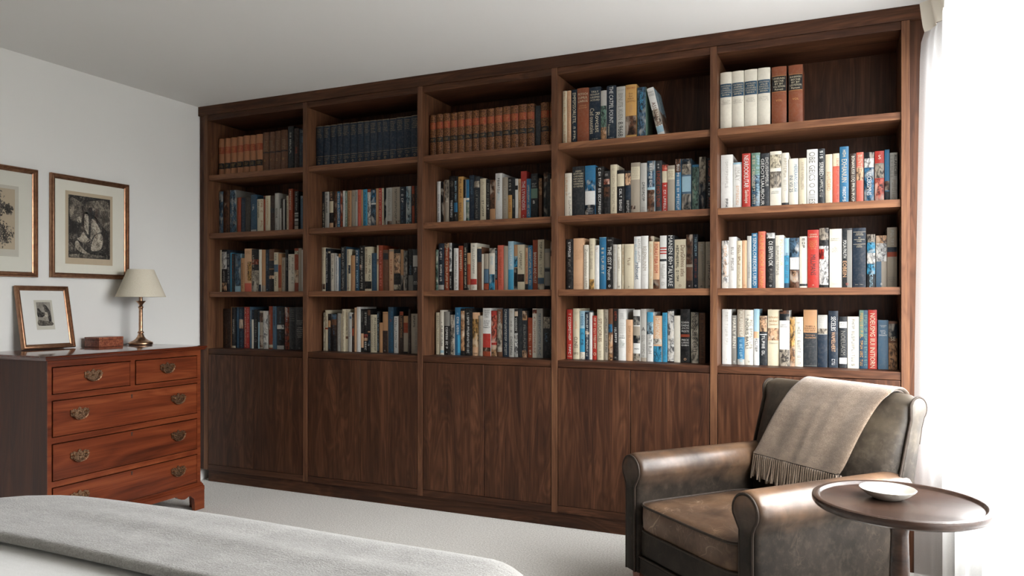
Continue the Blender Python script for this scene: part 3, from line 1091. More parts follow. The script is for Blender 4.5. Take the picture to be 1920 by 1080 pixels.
'C3': (0.14, '''
16707 157 2322 g book aV[0,1]
16884 353 2667 N book vW[.1,.35] vW[.45,.8] bg[.88,.98]
17252 325 2686 O book aP[.0,.1] vC[.02,.95]
17587 169 2678 K book aW[0,.6] vW[.7,.95]
17845 312 2375 W book vG[.1,.95]
18167 285 2496 O book vC[.1,.6]
18501 215 2648 K book vC[.1,.95]
18726 209 2082 O book bT[0,.3] aX[.85,1]
18945 382 2622 I book vG[.05,.65] bR[.76,.88] sK[.91,.97]=O
19337 284 2396 M book bN[0,.35] bC[.0,.04]
19630 124 2003 I book
19764 305 2018 K book bX[0,.42] bA[.43,.8] bO[.82,.98]
20083 345 2309 I book aE[0,.12] vL[.2,.4] aB[.62,1]
20438 137 2259 K book vL[.05,.7] bO[.75,1]
20589 347 2455 S book vO[.1,.9]
20950 275 2403 X book
21233 315 2647 L book vW[.1,.5] bB[.58,1]
21557 221 2457 T book aB[.25,.5] aK[.52,1]
21787 402 2447 C book vK[.15,.55] aD[.65,.82]
22221 173 2270 P book vR[.1,.8] bE[.86,1]
22403 253 2388 U book vC[.05,.9]
22674 274 2671 O book tI[.25,.87]=BANNARA_AND_MUST
22962 362 2681 C book vE[.05,.45] vG[.5,.7] bA[.76,1] aC[.88,1]
23355 301 2193 G book bX[.1,.45] bE[.48,.56] bK[.9,1]
23687 264 2534 P book aM[.0,.3]
'''),
'C4': (0.125, '''
16782 282 2379 C book vG[.08,.4] vX[.45,.75]
17085 246 2513 I book sK[.26,.3]=M vK[.35,.8] bL[.9,.96]
17345 378 2427 K book bG[0,.33] vW[.36,.85] sW[.91,.96]=+
17739 257 2254 g book aX[0,1] vE[.1,.85]
18016 374 2669 U book sL[.1,.16]=B vW[.2,.56] bB[.58,.95]R
18404 239 2605 K book aT[.05,.9]
18663 437 2628 K book vW[.1,.95]
19114 390 2393 P book aY[.15,.8] hM[.28,.35] hE[.92,.97]
19522 225 2224 X book vG[.1,.9]
19757 484 2632 W book sE[.03,.42]=CRAST/CRAN/LEKO/CEKI//ALETA/ESMEF/ESUF/MARCY bR[.53,.82] aM[.82,1] bO[.9,1]
20255 376 2485 R book aS[.1,.7] aT[.75,1]
20650 294 2571 M book vg[.05,.3] aX[.3,.9]
20967 376 2615 N book vg[.02,.96]
21356 290 2616 g book vX[.05,.2] sK[.24,.38]=S/O vE[.45,.95]
21660 202 2596 K book aT[.05,.15] tW[.18,.45]=VOSSON aW[.5,1]
21871 255 2618 E book
22135 281 2494 E book aT[0,.2] vG[.3,.9] aP[.85,1]
22430 275 2134 O book vC[.7,.93] vP[.4,.6]
22714 242 2621 I book aO[.02,.1] sO[.15,.22]=A vO[.25,.9]
22964 330 2622 g book vA[.1,.95]
23321 380 2183 K book aX[0,.28] vA[.4,.6]
23718 290 2564 K book vA[.1,.9]
'''),
'D1': (0.073, '''
24629 205 2798 C book vT[.03,.95]
24844 218 2804 P book vT[.03,.95]
25091 313 2816 N book tC[.06,.62]=EMPEPSSORLETIL vC[.68,.95]
25424 620 2832 n book sC[.08,.27]=POTOCH/LUMLIL/LIAROS sT[.3,.38]=SAMAR/ROOMP hC[.965,.985]
26058 603 2814 N book sC[.06,.26]=TRILY/NOUNT/KUROMMDE/ACOURD tC[.46,.82]R=Rovcast tC[.38,.84]L=Cad_ouuutales hC[.92,.98]
26679 298 2579 g book aV[.3,.75] aT[.72,1]
26991 467 2780 N book tW[.02,.68]=THE_CATPEL_FOUNT tC[.7,.9]L=Fremmenes hW[.93,.95]
27490 439 2678 g book hG[.05,.09] tG[.13,.62]=BINUTE_XUEN tE[.66,.93]=8.9668
27943 561 2728 Y book sO[.04,.09]=VEHOREF sM[.14,.33]=Evo/Euc/MAX/OMYMO vT[.38,.5] aM[.57,.92]
28548 429 2532 V book aA[.0,1] vB[.1,.45]
'''),
'D2': (0.105, '''
24611 387 2313 I book vP[.1,.5]L vG[.45,.95]R
25037 658 2623 E book sC[.07,.42]=ABIN/BEYPTIBE/CHEVSERS/BARCALINA/OD_MEIIE/PARERBONE/ED_NEMER sX[.96,.98]=FARRIBE
25724 559 2622 U book aU[.28,.5] bW[.5,.77] aN[.77,1] hW[.83,.95]
26297 420 2525 K book vW[.03,.97]
26736 314 2270 K book hW[.06,.12] aO[.18,.3] bP[.36,.58] aM[.36,.58] hG[.94,.98]
27078 344 2574 C book vX[.08,.92]
27436 374 2263 K book bC[.08,.36] vW[.42,.9]
27851 288 2214 K book aP[.06,.33] bN[.34,.66] vg[.68,1]
28148 458 2588 X book bC[.08,.33] hX[.1,.3] aM[.83,.9]L
28624 328 2534 g book vE[.38,.77] hG[.86,.95]
28971 384 2616 L book aA[0,.5] vW[.05,.5] aM[.55,1]
29367 314 2611 E book sW[.05,.16]=*/* tO[.2,.87]=LINDE_HO_LINIII hW[.95,.97]
29708 268 2380 R book bC[.13,.37] vW[.42,.98] aS[0,.1]
29989 349 2312 X book bC[.08,.3] hM[.12,.26]
30364 277 2600 U book aM[0,.25] vW[.1,.95]
30676 451 2591 A book aN[0,.1] aX[.1,.3] bL[.33,.62] aE[.66,1]
31173 319 2269 U book aV[.05,.95]
31513 312 2617 G book aX[0,.5] aN[.5,1]
31851 324 2546 K book vO[.05,.45] vW[.48,.7] vO[.75,.95]
'''),
'D3': (0.12, '''
24640 373 2632 K book vW[.06,.35] vG[.4,.65] sg[.92,.97]=e
25038 559 2661 P book hT[.22,.42] hT[.88,.93]
25616 270 2301 I book tX[.08,.7]=Zatrobsleou vX[.75,.95]
25919 258 2627 C book vX[.12,.6] aY[.8,1]
26192 238 2270 W book vT[.05,.15] hX[.9,.92]
26444 355 2671 U book vC[.2,.7] bL[.0,.01]
26808 356 2649 K book hW[.04,.07] tW[.18,.82]=THE_ISSY_Poume sW[.9,.97]=o
27174 196 2277 g book vX[.05,.85]
27384 200 2270 I book sE[.05,.1]=8 vX[.2,.6] sE[.91,.97]=H
27611 152 2286 C book vT[.08,.7]
27787 463 2276 C book hX[.04,.06] vM[.3,.5] sK[.92,.97]=D
28264 359 2642 W book vL[.05,.5]L vG[.05,.5]R tt[.5,.82]=rabnuet
28636 347 2660 W book tX[.2,.65]=RELEMAUNNM hG[.73,.75]
29015 206 2640 C book aM[0,.1] vP[.15,.95]
29230 312 2352 P book tR[.05,.66]=FORAS_PIBA_355M aM[.8,1]
29568 336 2640 W book bR[.22,.245] bR[.27,.295] bR[.32,.345] bE[.44,.48] tg[.54,.8]=HalieH sg[.85,.95]=D
29917 364 2636 E book tW[.0,.55]=MANEN_80+ tW[.56,.95]=TALYARE
30299 547 2427 C book vK[.12,.85]L tM[.12,.75]R=DaraGhlmos_atles sM[.9,.97]=O
30867 309 2646 X book aM[0,.55] bM[.6,.85] bD[.85,1] sW[.93,.97]=o
31206 218 2648 N book vL[.05,.4] vO[.45,.8] sW[.92,.97]=o
31440 322 2271 X book vG[.2,.85]R vg[.05,.2] sE[.92,.98]=e
31788 387 2267 X book hG[.05,.3] hE[.4,.48] vE[.5,.85] sE[.92,.98]=e
'''),
'D4': (0.125, '''
24647 349 2585 R book vI[.08,.62] vW[.7,.9] hI[.93,.97]
25016 327 2633 C book hX[.06,.12] vP[.25,.4] tK[.56,.78]=CLINES sK[.85,.92]=QEQ
25362 286 2505 L book bB[.36,1] vU[.05,.3] vN[.45,.7] aI[.85,1]
25657 222 2451 N book vW[.05,.95] aP[.4,.47]
25885 162 2443 W book
26057 258 2270 R book vC[.05,.75] sC[.82,.92]=O
26324 323 2592 C book tM[.18,.64]=SITUCIORLES vX[.7,.95]
26675 240 2584 X book vE[.05,.85]
26925 216 2631 M book aT[.5,1] aU[.3,.46]
27150 261 2618 K book vO[.05,.28] vW[.35,.65] sg[.92,.97]=H
27430 394 2619 W book hG[.08,.2] hg[.26,.48] hE[.5,.58] hV[.6,.75]
27833 363 2082 P book vT[.15,.8]
28209 355 2578 W book aG[.12,.3] bX[.32,.5] aE[.5,.65] sE[.74,.78]=MEN aX[.85,1]
28578 298 2624 g book sE[.33,.44]=A vG[.5,.85] sK[.88,.92]=D bX[.93,1]
28913 310 2470 W book bB[0,.25] aL[.2,.45] tG[.46,.84]=ImTie_RuH
29236 418 2286 P book tI[.05,.5]=HTAMONIS bt[.66,1] aB[.66,1] aI[.5,.62]
29677 239 2443 B book vU[.05,.95]
29937 320 2598 K book aW[.03,.98]
30266 292 2302 I book
30576 449 2619 K book sW[.22,.44]=FLNNN/DAENE/JOLYN/FROSTE bO[.47,.52] sW[.55,.7]=PIECE/LURING/QUEEO sP[.9,.97]=o
31090 359 2473 V book aX[0,1] tK[.08,.78]=IIOIBIRBI_8_ORU
31461 297 2449 M book vD[.05,.98]
'''),
'E1': (0.07, '''
32557 526 2742 I enc bt[.2,.43] sC[.22,.41]=NOVIND/LIREAL/CRNADIO/GUAFTH/BENEA hG[.48,.56] hX[.95,.97]
33098 539 2739 I enc bt[.2,.43] sC[.22,.41]=FATERM/ANEND/CAGOOM/GUALETH/BENEA hG[.48,.56] hX[.95,.97]
33657 571 2738 I enc bt[.2,.43] sC[.22,.41]=INTROM/ANERS/CROPUED/GUATNUS/BENEA hG[.48,.56] hX[.95,.97]
34252 549 2739 I enc bt[.2,.43] sC[.22,.41]=FVUTEM/ANLSE/EXOTIC/GUATHUO/BENEA hG[.48,.56] hX[.95,.97]
34867 639 2709 n enc bZ[.155,.16] bK[.165,.42] bZ[.425,.43] sC[.18,.41]=UANRUNAC/BECNE/BY_BY/VOLTETION/Ranust sZ[.55,.6]=VOL hZ[.965,.98]
35599 600 2697 n enc bZ[.155,.16] bK[.165,.42] bZ[.425,.43] sC[.18,.41]=RANRIMAS/BECNE/BY_BY/LEGTETION/Ranust sZ[.55,.6]=VOL hZ[.965,.98]
'''),
'E2': (0.1, '''
32548 540 2611 W book vg[.08,.6] vE[.8,.95]
33108 396 2223 W book tg[.1,.4]=IIMAY vP[.5,.9] bL[0,.04]
33524 368 2601 R book tW[.04,.62]=NEAROOKIUTAR tI[.66,.9]=Sanloope
33940 388 2607 V book aA[.4,1] vC[.05,.95]L vL[.05,.95]R
34338 394 2550 E book tW[.1,.95]L=GEDOTUAUBOUR vg[.08,.6]R
34765 499 2611 I book aC[.06,.3] aX[.36,.65] vG[.38,.63] hA[.7,.76]
35274 311 2502 I book vX[.1,.45] vg[.5,.7] bE[.92,.96]
35594 397 2199 I book tU[.12,.7]R=MERERAWS_GULAR tt[.35,.7]L=INI_VSI_25
36023 319 2193 C book tX[.08,.65]=VAVINE_NAMBALUMEN sG[.93,.98]=+
36361 458 2566 W book tG[.05,.97]=OBE_GEICS_O_CIIIES
36828 290 2563 E book vW[.04,.17] tW[.24,.48]=SERBED vg[.5,.85]
37145 284 2278 C book tT[.35,.72]=EOVEDERD
37447 273 2303 S book bC[.0,.25] vR[.1,.9]R
37737 364 2581 U book vC[.06,.18] tC[.22,.62]=EXHIANUIN vW[.7,.95]
38140 255 2233 D book tI[.05,.97]=BONANUSSII_LOQ_FPIUN_IPUOM
38413 288 2272 S book aP[.3,.55] tC[.05,.3]=BLENTE
38732 394 2242 G book aE[0,.12] aW[.12,.3] aU[.3,1] tW[.4,.85]=USCERSSMNIS
39151 368 2256 R book sI[.06,.18]=S bG[.24,.53] aX[.26,.53] aS[.55,1]
39545 187 2293 U book aM[.6,.78] bE[.8,1]
39749 291 2149 g book tE[.05,.5]R=RLAPECIBI vG[.05,.5]L vX[.55,.95]
'''),
'E3': (0.125, '''
32547 328 2292 g book vP[.1,.75] aW[.0,1] hG[.03,.06]
32881 349 2462 W book vG[.2,.65]
33240 244 2270 C book vM[.1,.5] vX[.5,.9] sE[.92,.97]=O
33494 213 2278 P book sT[.9,.97]=H
33721 187 2476 g book vG[.5,.8]
33918 264 2611 U book tW[.02,.95]=8_SENOLOREEOES_UBUD
34221 316 2675 S book tY[.02,.98]=LASLINE_OIDOR_LAUNAH
34585 380 2594 K book aW[0,.1] tW[.15,.6]=OI_ERIVYN_OK vG[.65,.9] sW[.93,.98]=o
34984 372 2468 I book vG[.2,.75]L tP[.08,.65]R=PENULLUR
35365 246 2325 L book bB[.35,.9] bt[.9,1] vA[.3,.8]
35621 404 2314 D book aA[0,.38] bW[.39,.63] hG[.42,.5] aM[.65,1] vT[.66,.85]
36038 340 2375 I book vE[.04,.22] bE[.92,.96]
36387 474 2658 R book sC[.06,.14]=ONIO/LEONO hY[.18,.34] tE[.43,.78]=MILLMANS sC[.93,.97]=*
36875 401 2729 K book aX[0,.2] aW[.3,.95] aR[.35,.52]L
37313 504 2661 I book sG[.15,.21]=E_MENERS/REMOKELIA sG[.3,.4]=DES/ALTREST/LANES/ESOEUST hG[.925,.945]
37835 410 2666 E book bG[.03,1]R tW[.2,.5]L=PDUA_FNUTH tP[.55,.82]L=EOBEIN sS[.91,.97]=o
38275 528 2670 N book bC[.065,.07] sC[.08,.13]=LODOM/CHMOREE sC[.15,.24]=HE/MOUAAENO/OREL bC[.27,.275] sC[.28,.33]=LOAT/ENINES hC[.94,.96]
38847 335 2362 E book aX[0,.15] aB[.15,.35] aW[.35,.55] aB[.55,.75] vL[.75,1]
39207 426 2299 X book aW[.15,.5] aT[.0,.15] bA[.5,1]L sW[.9,.97]=8
39651 392 2642 X book vg[.05,.3] bN[.33,.41] bO[.41,.49] hG[.82,.92]
'''),
'E4': (0.12, '''
32570 423 2626 W book vg[.05,.65] sX[.9,.93]=+
33007 240 2338 G book tI[.06,.68]=HARLY_REN1 sW[.92,.97]=o
33277 332 2614 X book vI[.03,.48] bU[.5,1] vL[.55,.95] bg[.9,1]
33623 378 2600 I book hG[.08,.11] tE[.15,.7]L=INIORIS_8AYLI vG[.18,.7]R sK[.92,.96]=D
34021 244 2642 L book bP[.4,.52] bW[.52,1] vK[.53,.76]
34280 334 2323 E book aP[0,.32] bW[.37,.385] vW[.4,.8]
34647 513 2620 C book sT[.1,.3]=Ishunn/alder/Seelye aP[.33,.55] sX[.57,.62]=Thooor
35169 440 2582 W book aM[0,.06] aE[.06,.18] sG[.24,.31]=GEIET/WOVDES aX[.7,1]
35619 225 2282 C book aY[.0,.6] aT[.6,1]
35859 327 2285 I book hG[.1,.13] vG[.2,.72] vX[.78,.95]
36204 590 2617 E book bT[0,.4] sK[.27,.385]=TOBES_A/SUUDOET/TEE_ISEST sT[.42,.51]=Sexomgue/AILLMIIORN hG[.64,.65] bG[.975,.98]
36813 415 2382 N book bg[0,.37] hW[.04,.24] aX[.26,.36]
37268 401 2572 N book tW[.1,.35]=SECELBS tP[.37,.72]=WAMELHERT vW[.85,.95]
37710 326 2315 E book bW[.1,.22] hE[.12,.2] tG[.28,.75]=NOEUASM bW[.8,.92]
38058 460 2318 I book vG[.05,.95]
38535 346 2612 t book vY[.05,.95]L vV[.08,.95]R bV[.0,.45]L
38893 347 2623 R book tC[.06,.98]=NOEUSMG_IIUI_INITIORN
39288 408 2175 A book sW[.1,.15]=CONMDIE/PVAET sW[.2,.33]=NITL/THE/DREARY hG[.9,.92]
39708 344 2126 M book aN[.05,.35] sC[.3,.42]=SE bM[.45,1] aT[.45,1]
'''),
}

fill_shelves()
# the one book that leans against its neighbours
rng = random.Random(5)
it = [('a', 'X', .45, .78, '', ''), ('b', 'L', .80, .93, '', ''), ('s', 'G', .06, .18, '', 'PANNO/YEZEZ'), ('t', 'M', .3, .8, '', 'ASSRNALAS')]
lb = make_book(.034, .247, 'W', it, 'book', rng, .165)
lb.name = 'large_book'
# stripes and a dark photograph on its front cover
for nm, mt, c, za, zb in (('cover_picture', 'picture', 'M', .0, .5), ('cover_picture', 'picture', 'L', .5, 1.0)):
    q = MB().add([(.0173, .003, .247 * za + .0005), (.0173, .163, .247 * za + .0005), (.0173, .163, .247 * zb - .0005), (.0173, .003, .247 * zb - .0005)], [(0, 1, 2, 3)])
    q.build(nm, mt, lb, smooth=0, color=COLR[c], fix=False)
th = RAD(13.6)
px, pz = 2.9595, SHELF[0] + .0008
lb.location = (px + .017 * math.cos(th), .073, pz + .017 * math.sin(th))
lb.rotation_euler = (0, -th, 0)
tag(lb, 'white book leaning on its neighbours beside the empty end of the top shelf, fourth bay', 'book', 'books on the top shelf of the fourth bay')

# ------------------------------------------------------------------ chest of drawers
DT = .905
dr = tag(empty('chest_of_drawers', (.27, -.91, 0)), 'antique mahogany chest of drawers with brass handles and bracket feet by the white wall', 'chest of drawers')
DX0, DX1, DY0, DY1 = .012, .52, -1.345, -.472
def ds(name, mat, mbx, **kw):
    return mbx.build(name, mat, kw.pop('parent', dr), **kw)
# case: sides, back, face frame
mb = MB()
mb.box(DX0, DY0, .105, DX1 - .004, DY0 + .02, DT - .024)
ds('side_panel', 'mahogany_side', mb, smooth=30, bevel=.0015)
mb = MB(); mb.box(DX0, DY1 - .02, .105, DX1 - .004, DY1, DT - .024)
ds('side_panel', 'mahogany_side', mb, smooth=30, bevel=.0015)
ds('back_panel', 'mahogany_side', MB().box(DX0, DY0 + .0205, .105, DX0 + .015, DY1 - .0205, DT - .024), smooth=0)
rows = [(.728, .853), (.533, .701), (.334, .505), (.150, .307)]
LY, RY = -1.325, -.494
mb = MB()
mb.box(DX1 - .02, DY0 + .0003, .105, DX1, LY, DT - .0245)
mb.box(DX1 - .02, RY, .105, DX1, DY1 - .0003, DT - .0245)
zs = [.8535, DT - .0245]
for z0, z1 in ((.8535, DT - .0245), (.7015, .7275), (.5055, .5325), (.3075, .3335), (.105, .1495)):
    mb.box(DX1 - .02, LY, z0, DX1, RY, z1)
mb.box(DX1 - .02, -.917, .7275, DX1, -.892, .8535)
ds('face_frame', 'mahogany_y', mb, smooth=0)
# moulded top
prof = [(.0, DT - .024), (DX1 + .006, DT - .024)] + arc(DX1 + .012, DT - .017, .006, -90, 0, 3) + [(DX1 + .02, DT - .013)] + arc(DX1 + .019, DT - .006, .006, -60, 90, 5) + [(0.004, DT)]
prof[0] = (.004, DT - .024)
mb = MB()
def top_loft():
    # moulding runs along the front and both ends
    rings = []
    out = [p for p in prof if p[0] > DX1 - .01]
    vs, fs = [], []
    n = len(out)
    for (sx, sy, bx, by) in ((0, -1, .004, DY0), (1, -1, DX1, DY0), (1, 1, DX1, DY1), (0, 1, .004, DY1)):
        for (x, z) in out:
            o = x - DX1
            vs.append((bx + (o if sx else 0), by + sy * o, z))
    for k in range(3):
        for i in range(n - 1):
            fs.append((k * n + i, (k + 1) * n + i, (k + 1) * n + i + 1, k * n + i + 1))
    fs.append((0, n, 2 * n, 3 * n)); fs.append((n - 1, 4 * n - 1, 3 * n - 1, 2 * n - 1))
    fs.append(tuple([i for i in range(n)] + [3 * n + i for i in range(n - 1, -1, -1)]))
    return vs, fs
mb.add(*top_loft())
ds('moulded_top', 'mahogany_top', mb, smooth=35)
# base moulding
mb = MB()
def base_loft():
    out = [(0.0005, .148), (.004, .148), (.0045, .142), (.009, .138), (.010, .131), (.014, .127), (.015, .1055), (.0005, .1055)]
    vs, fs = [], []
    n = len(out)
    for (sx, sy, bx, by) in ((0, -1, DX0, DY0), (1, -1, DX1, DY0), (1, 1, DX1, DY1), (0, 1, DX0, DY1)):
        for (o, z) in out:
            vs.append((bx + (o if sx else 0), by + sy * o, z))
    for k in range(3):
        for i in range(n):
            j = (i + 1) % n
            fs.append((k * n + i, (k + 1) * n + i, (k + 1) * n + j, k * n + j))
    fs.append(tuple(range(n))); fs.append(tuple(3 * n + i for i in range(n)))
    return vs, fs
mb.add(*base_loft())
ds('base_moulding', 'mahogany_y', mb, smooth=30)
# bracket feet
def bracket(w):
    return [(0, 0), (0, .105), (w, .105), (w - .012, .094), (w - .035, .083), (w - .055, .079), (w - .07, .083), (w - .085, .090), (w - .098, .087), (.088, .080), (.074, .070), (.068, .045), (.066, 0)]
for (cx, sx) in ((DX1 + .014, -1), (DX0, 1)):
    for (cy, sy) in ((DY0 - .014, 1), (DY1 + .014, -1)):
        mb = MB()
        pts = bracket(.19)
        mb.prism([(cy + sy * a, z) for a, z in pts], cx, cx + sx * .022, 0)
        mb.prism([(cx + sx * (a + .0221), z) for a, z in bracket(.15)], cy, cy + sy * .022, 1)
        ds('foot', 'mahogany_y', mb, smooth=30)

def handle(parent, y, z, wide=.092):
    """pierced batwing plate, two posts and a hanging bail"""
    mb = MB()
    x = DX1 + .0045
    half = [(0, .034), (.006, .030), (.010, .022), (.017, .021), (.022, .026), (.030, .027), (.035, .022), (.044, .023), (.046, .016), (.043, .008), (.046, .001), (.040, -.007), (.032, -.008), (.026, -.015), (.018, -.018), (.010, -.024), (0, -.026)]
    pts = [(a, b) for a, b in half] + [(-a, b) for a, b in half[-2:0:-1]]
    mb.prism([(y + a, z + b) for a, b in pts], x, x + .0016, 0)
    for s in (-1, 1):
        mb.tube([(x, y + s * .033, z + .010), (x + .014, y + s * .033, z + .010)], [.005, .0038], 10)
        mb.lathe([(0, -.0055), (.004, -.0038), (.0058, 0), (.004, .0038), (0, .0055)], x + .016, y + s * .033, z + .010, 12)
    bail = []
    for i in range(19):
        a = math.pi * i / 18
        bail.append((x + .016 - .006 * math.sin(a), y - .033 * math.cos(a) * (1 + .12 * math.sin(a)), z + .010 - .032 * math.sin(a) ** .8))
    mb.tube(bail, [.0024 + .0016 * math.sin(math.pi * i / 18) for i in range(19)], 8)
    # raised boss on the plate
    mb.lathe([(0, -.004), (.006, -.002), (.008, 0), (.006, .002), (0, .004)], x + .002, y, z + .004, 12)
    ob = mb.build('handle', 'handle', parent, smooth=40)
    return ob

def drawer(y0, y1, z0, z1, hs, key=None):
    mb = MB()
    g = .004
    mb.box(DX0 + .02, y0 + g, z0 + g, DX1 + .001, y1 - g, z1 - g)
    # cock-beaded edge
    for a in ((y0 + g, z0 + g, y1 - g, z0 + g + .003), (y0 + g, z1 - g - .003, y1 - g, z1 - g), (y0 + g, z0 + g + .003, y0 + g + .003, z1 - g - .003), (y1 - g - .003, z0 + g + .003, y1 - g, z1 - g - .003)):
        mb.box(DX1 + .001, a[0], a[1], DX1 + .004, a[2], a[3])
    d = ds('drawer', 'mahogany_y', mb, smooth=30)
    for hy, hz in hs:
        handle(d, hy, hz)
    if key:
        ky, kz = key
        kb = MB()
        kb.lathe([(0, -.0005), (.004, -.0004), (.0046, 0), (.004, .0004), (0, .0005)], DX1 + .0016, ky, kz, 10)
        pts = arc(ky, kz + .004, .0045, -60, 240, 10) + [(ky - .0035, kz - .010), (ky + .0035, kz - .010)]
        kb = MB().prism(pts, DX1 + .0008, DX1 + .0022, 0)
        kb.build('keyhole', 'cord', d, smooth=0)
    return d
drawer(LY, -.917, *rows[0], [(-1.124, .797)])
drawer(-.892, RY, *rows[0], [(-.698, .797)])
for (z0, z1), kz in zip(rows[1:], (.68, .49, .293)):
    hz = (z0 + z1) / 2 + .008
    drawer(LY, RY, z0, z1, [(-1.193, hz), (-.628, hz)], (-.911, kz - .004))

# ------------------------------------------------------------------ table lamp
lx, ly = .145, -.548
tl = tag(empty('table_lamp', (lx, ly, DT)), 'brass column table lamp with a cream tapered shade on the chest of drawers', 'lamp')
z = DT + .0005
ds('base', 'brass', MB().lathe([(0, 0), (.060, 0), (.0625, .003), (.0625, .013), (.059, .016), (.052, .019), (.040, .024), (.028, .033), (.019, .045), (.0145, .058), (.012, .064), (0, .064)], lx, ly, z), smooth=50, parent=tl)
ds('stem', 'brass', MB().lathe([(.0001, .0635), (.0135, .0645), (.0165, .068), (.0165, .072), (.012, .076), (.0108, .082), (.0100, .2), (.0108, .206), (.0135, .210), (.0135, .214), (.0105, .218), (.0085, .222), (.0001, .222)], lx, ly, z), smooth=50, parent=tl)
ds('candle_cup', 'brass', MB().lathe([(.0001, .2215), (.009, .2225), (.011, .229), (.016, .236), (.0245, .245), (.0262, .2485), (.024, .2485), (.016, .242), (.0095, .240), (.0095, .29), (.0001, .29)], lx, ly, z), smooth=50, parent=tl)
mb = MB()
r0, r1, s0, s1 = .131, .068, 1.176 - DT, 1.332 - DT
mb.lathe([(r0, s0), (r1, s1), (r1 - .0015, s1), (r0 - .0015, s0), (r0, s0)], lx, ly, DT, 64)
ds('lamp_shade', 'shade', mb, smooth=50, parent=tl)
ds('shade_ring', 'brass', MB().tube([(lx + math.cos(a) * .064, ly + math.sin(a) * .064, 1.326) for a in [2 * math.pi * i / 32 for i in range(32)]], .0012, 6, True).tube([(lx - .064, ly, 1.326), (lx, ly, 1.315), (lx + .064, ly, 1.326)], .0012, 6).tube([(lx, ly, 1.315), (lx, ly, 1.19)], .004, 8), smooth=50, parent=tl)
ds('cord', 'cord', MB().tube([(lx - .055, ly - .02, DT + .010), (lx - .075, ly - .04, DT + .0035), (lx - .10, ly - .09, DT + .003), (lx - .132, ly - .15, DT + .003)], .002, 6), smooth=50, parent=tl)

# ------------------------------------------------------------------ small marbled box
bxo = tag(empty('trinket_box', (.095, -.738, DT)), 'low reddish burr-wood box with hinged lid beside the table lamp', 'box')
ds('box_body', 'burr', MB().box(.035, -.811, DT + .0008, .15, -.664, DT + .038), smooth=30, bevel=.001, parent=bxo)
ds('box_lid', 'burr', MB().box(.0345, -.8115, DT + .039, .1505, -.6635, DT + .053), smooth=30, bevel=.0015, parent=bxo)

# ------------------------------------------------------------------ framed pictures (built facing +X, lying in a local y/z plane)
def frame_mesh(w, h, fw, dep):
    """mitred moulding; profile runs from the outer edge to the sight edge"""
    pr = [(0, 0), (0, dep * .75), (fw * .12, dep), (fw * .25, dep), (fw * .32, dep * .8), (fw * .48, dep * .86), (fw * .6, dep * .72), (fw * .72, dep * .72), (fw * .8, dep * .5), (fw, dep * .42), (fw, 0)]
    vs, fs = [], []
    n = len(pr)
    for (sy, sz) in ((-1, 0), (1, 0), (1, 1), (-1, 1)):
        for (o, x) in pr:
            y = sy * (w / 2 - o)
            z = (h - o) if sz else o
            vs.append((x, y, z))
    for k in range(4):
        k2 = (k + 1) % 4
        for i in range(n):
            j = (i + 1) % n
            fs.append((k * n + i, k2 * n + i, k2 * n + j, k * n + j))
    return vs, fs

def poly_part(pts, name, mat, parent, x, area):
    y0, z0, y1, z1 = area
    mb = MB()
    P = [(y0 + s * (y1 - y0), z1 - t * (z1 - z0)) for s, t in pts]
    cx = sum(p[0] for p in P) / len(P); cz = sum(p[1] for p in P) / len(P)
    # smooth closed outline
    Q = []
    n = len(P)
    for i in range(n):
        a, b, c, d = P[i - 1], P[i], P[(i + 1) % n], P[(i + 2) % n]
        for k in range(4):
            u = k / 4
            q = []
            for e in (0, 1):
                q.append(.5 * ((2 * b[e]) + (-a[e] + c[e]) * u + (2 * a[e] - 5 * b[e] + 4 * c[e] - d[e]) * u * u + (-a[e] + 3 * b[e] - 3 * c[e] + d[e]) * u ** 3))
            Q.append(tuple(q))
    m = len(Q)
    mb.add([(x, cx, cz)] + [(x, q[0], q[1]) for q in Q], [(0, 1 + i, 1 + (i + 1) % m) for i in range(m)])
    return mb.build(name, mat, parent, smooth=0, fix=False)

def picture(name, loc, tilt, w, h, fw, dep, label, matb, paper, ink, paper_mat, back_mat, shapes):
    """paper and ink: rectangles y0,z0,y1,z1 in the picture's own plane"""
    r = empty(name, loc, local=True)
    r.rotation_euler = (0, -tilt, 0)
    tag(r, label, 'picture')
    mb = MB().add(*frame_mesh(w, h, fw, dep))
    mb.build('picture_frame', 'gilt', r, smooth=25)
    x = dep * .30
    MB().box(.001, -w / 2 + fw * .5, fw * .5, x, w / 2 - fw * .5, h - fw * .5).build('mat_board', matb, r, smooth=0)
    pp = MB().box(x, paper[0], paper[1], x + .0006, paper[2], paper[3]).build('print_paper', paper_mat, r, smooth=0)
    MB().box(x + .0006, ink[0], ink[1], x + .0009, ink[2], ink[3]).build('engraving', back_mat, pp, smooth=0)
    for i, (nm, mt, pts) in enumerate(shapes):
        poly_part(pts, nm, mt, pp, x + .00105 + i * .00006, ink)
    MB().add([(x + .0025, -w / 2 + fw * .9, fw * .9), (x + .0025, w / 2 - fw * .9, fw * .9), (x + .0025, w / 2 - fw * .9, h - fw * .9), (x + .0025, -w / 2 + fw * .9, h - fw * .9)], [(0, 1, 2, 3)]).build('glazing', 'glass', r, smooth=0)
    return r

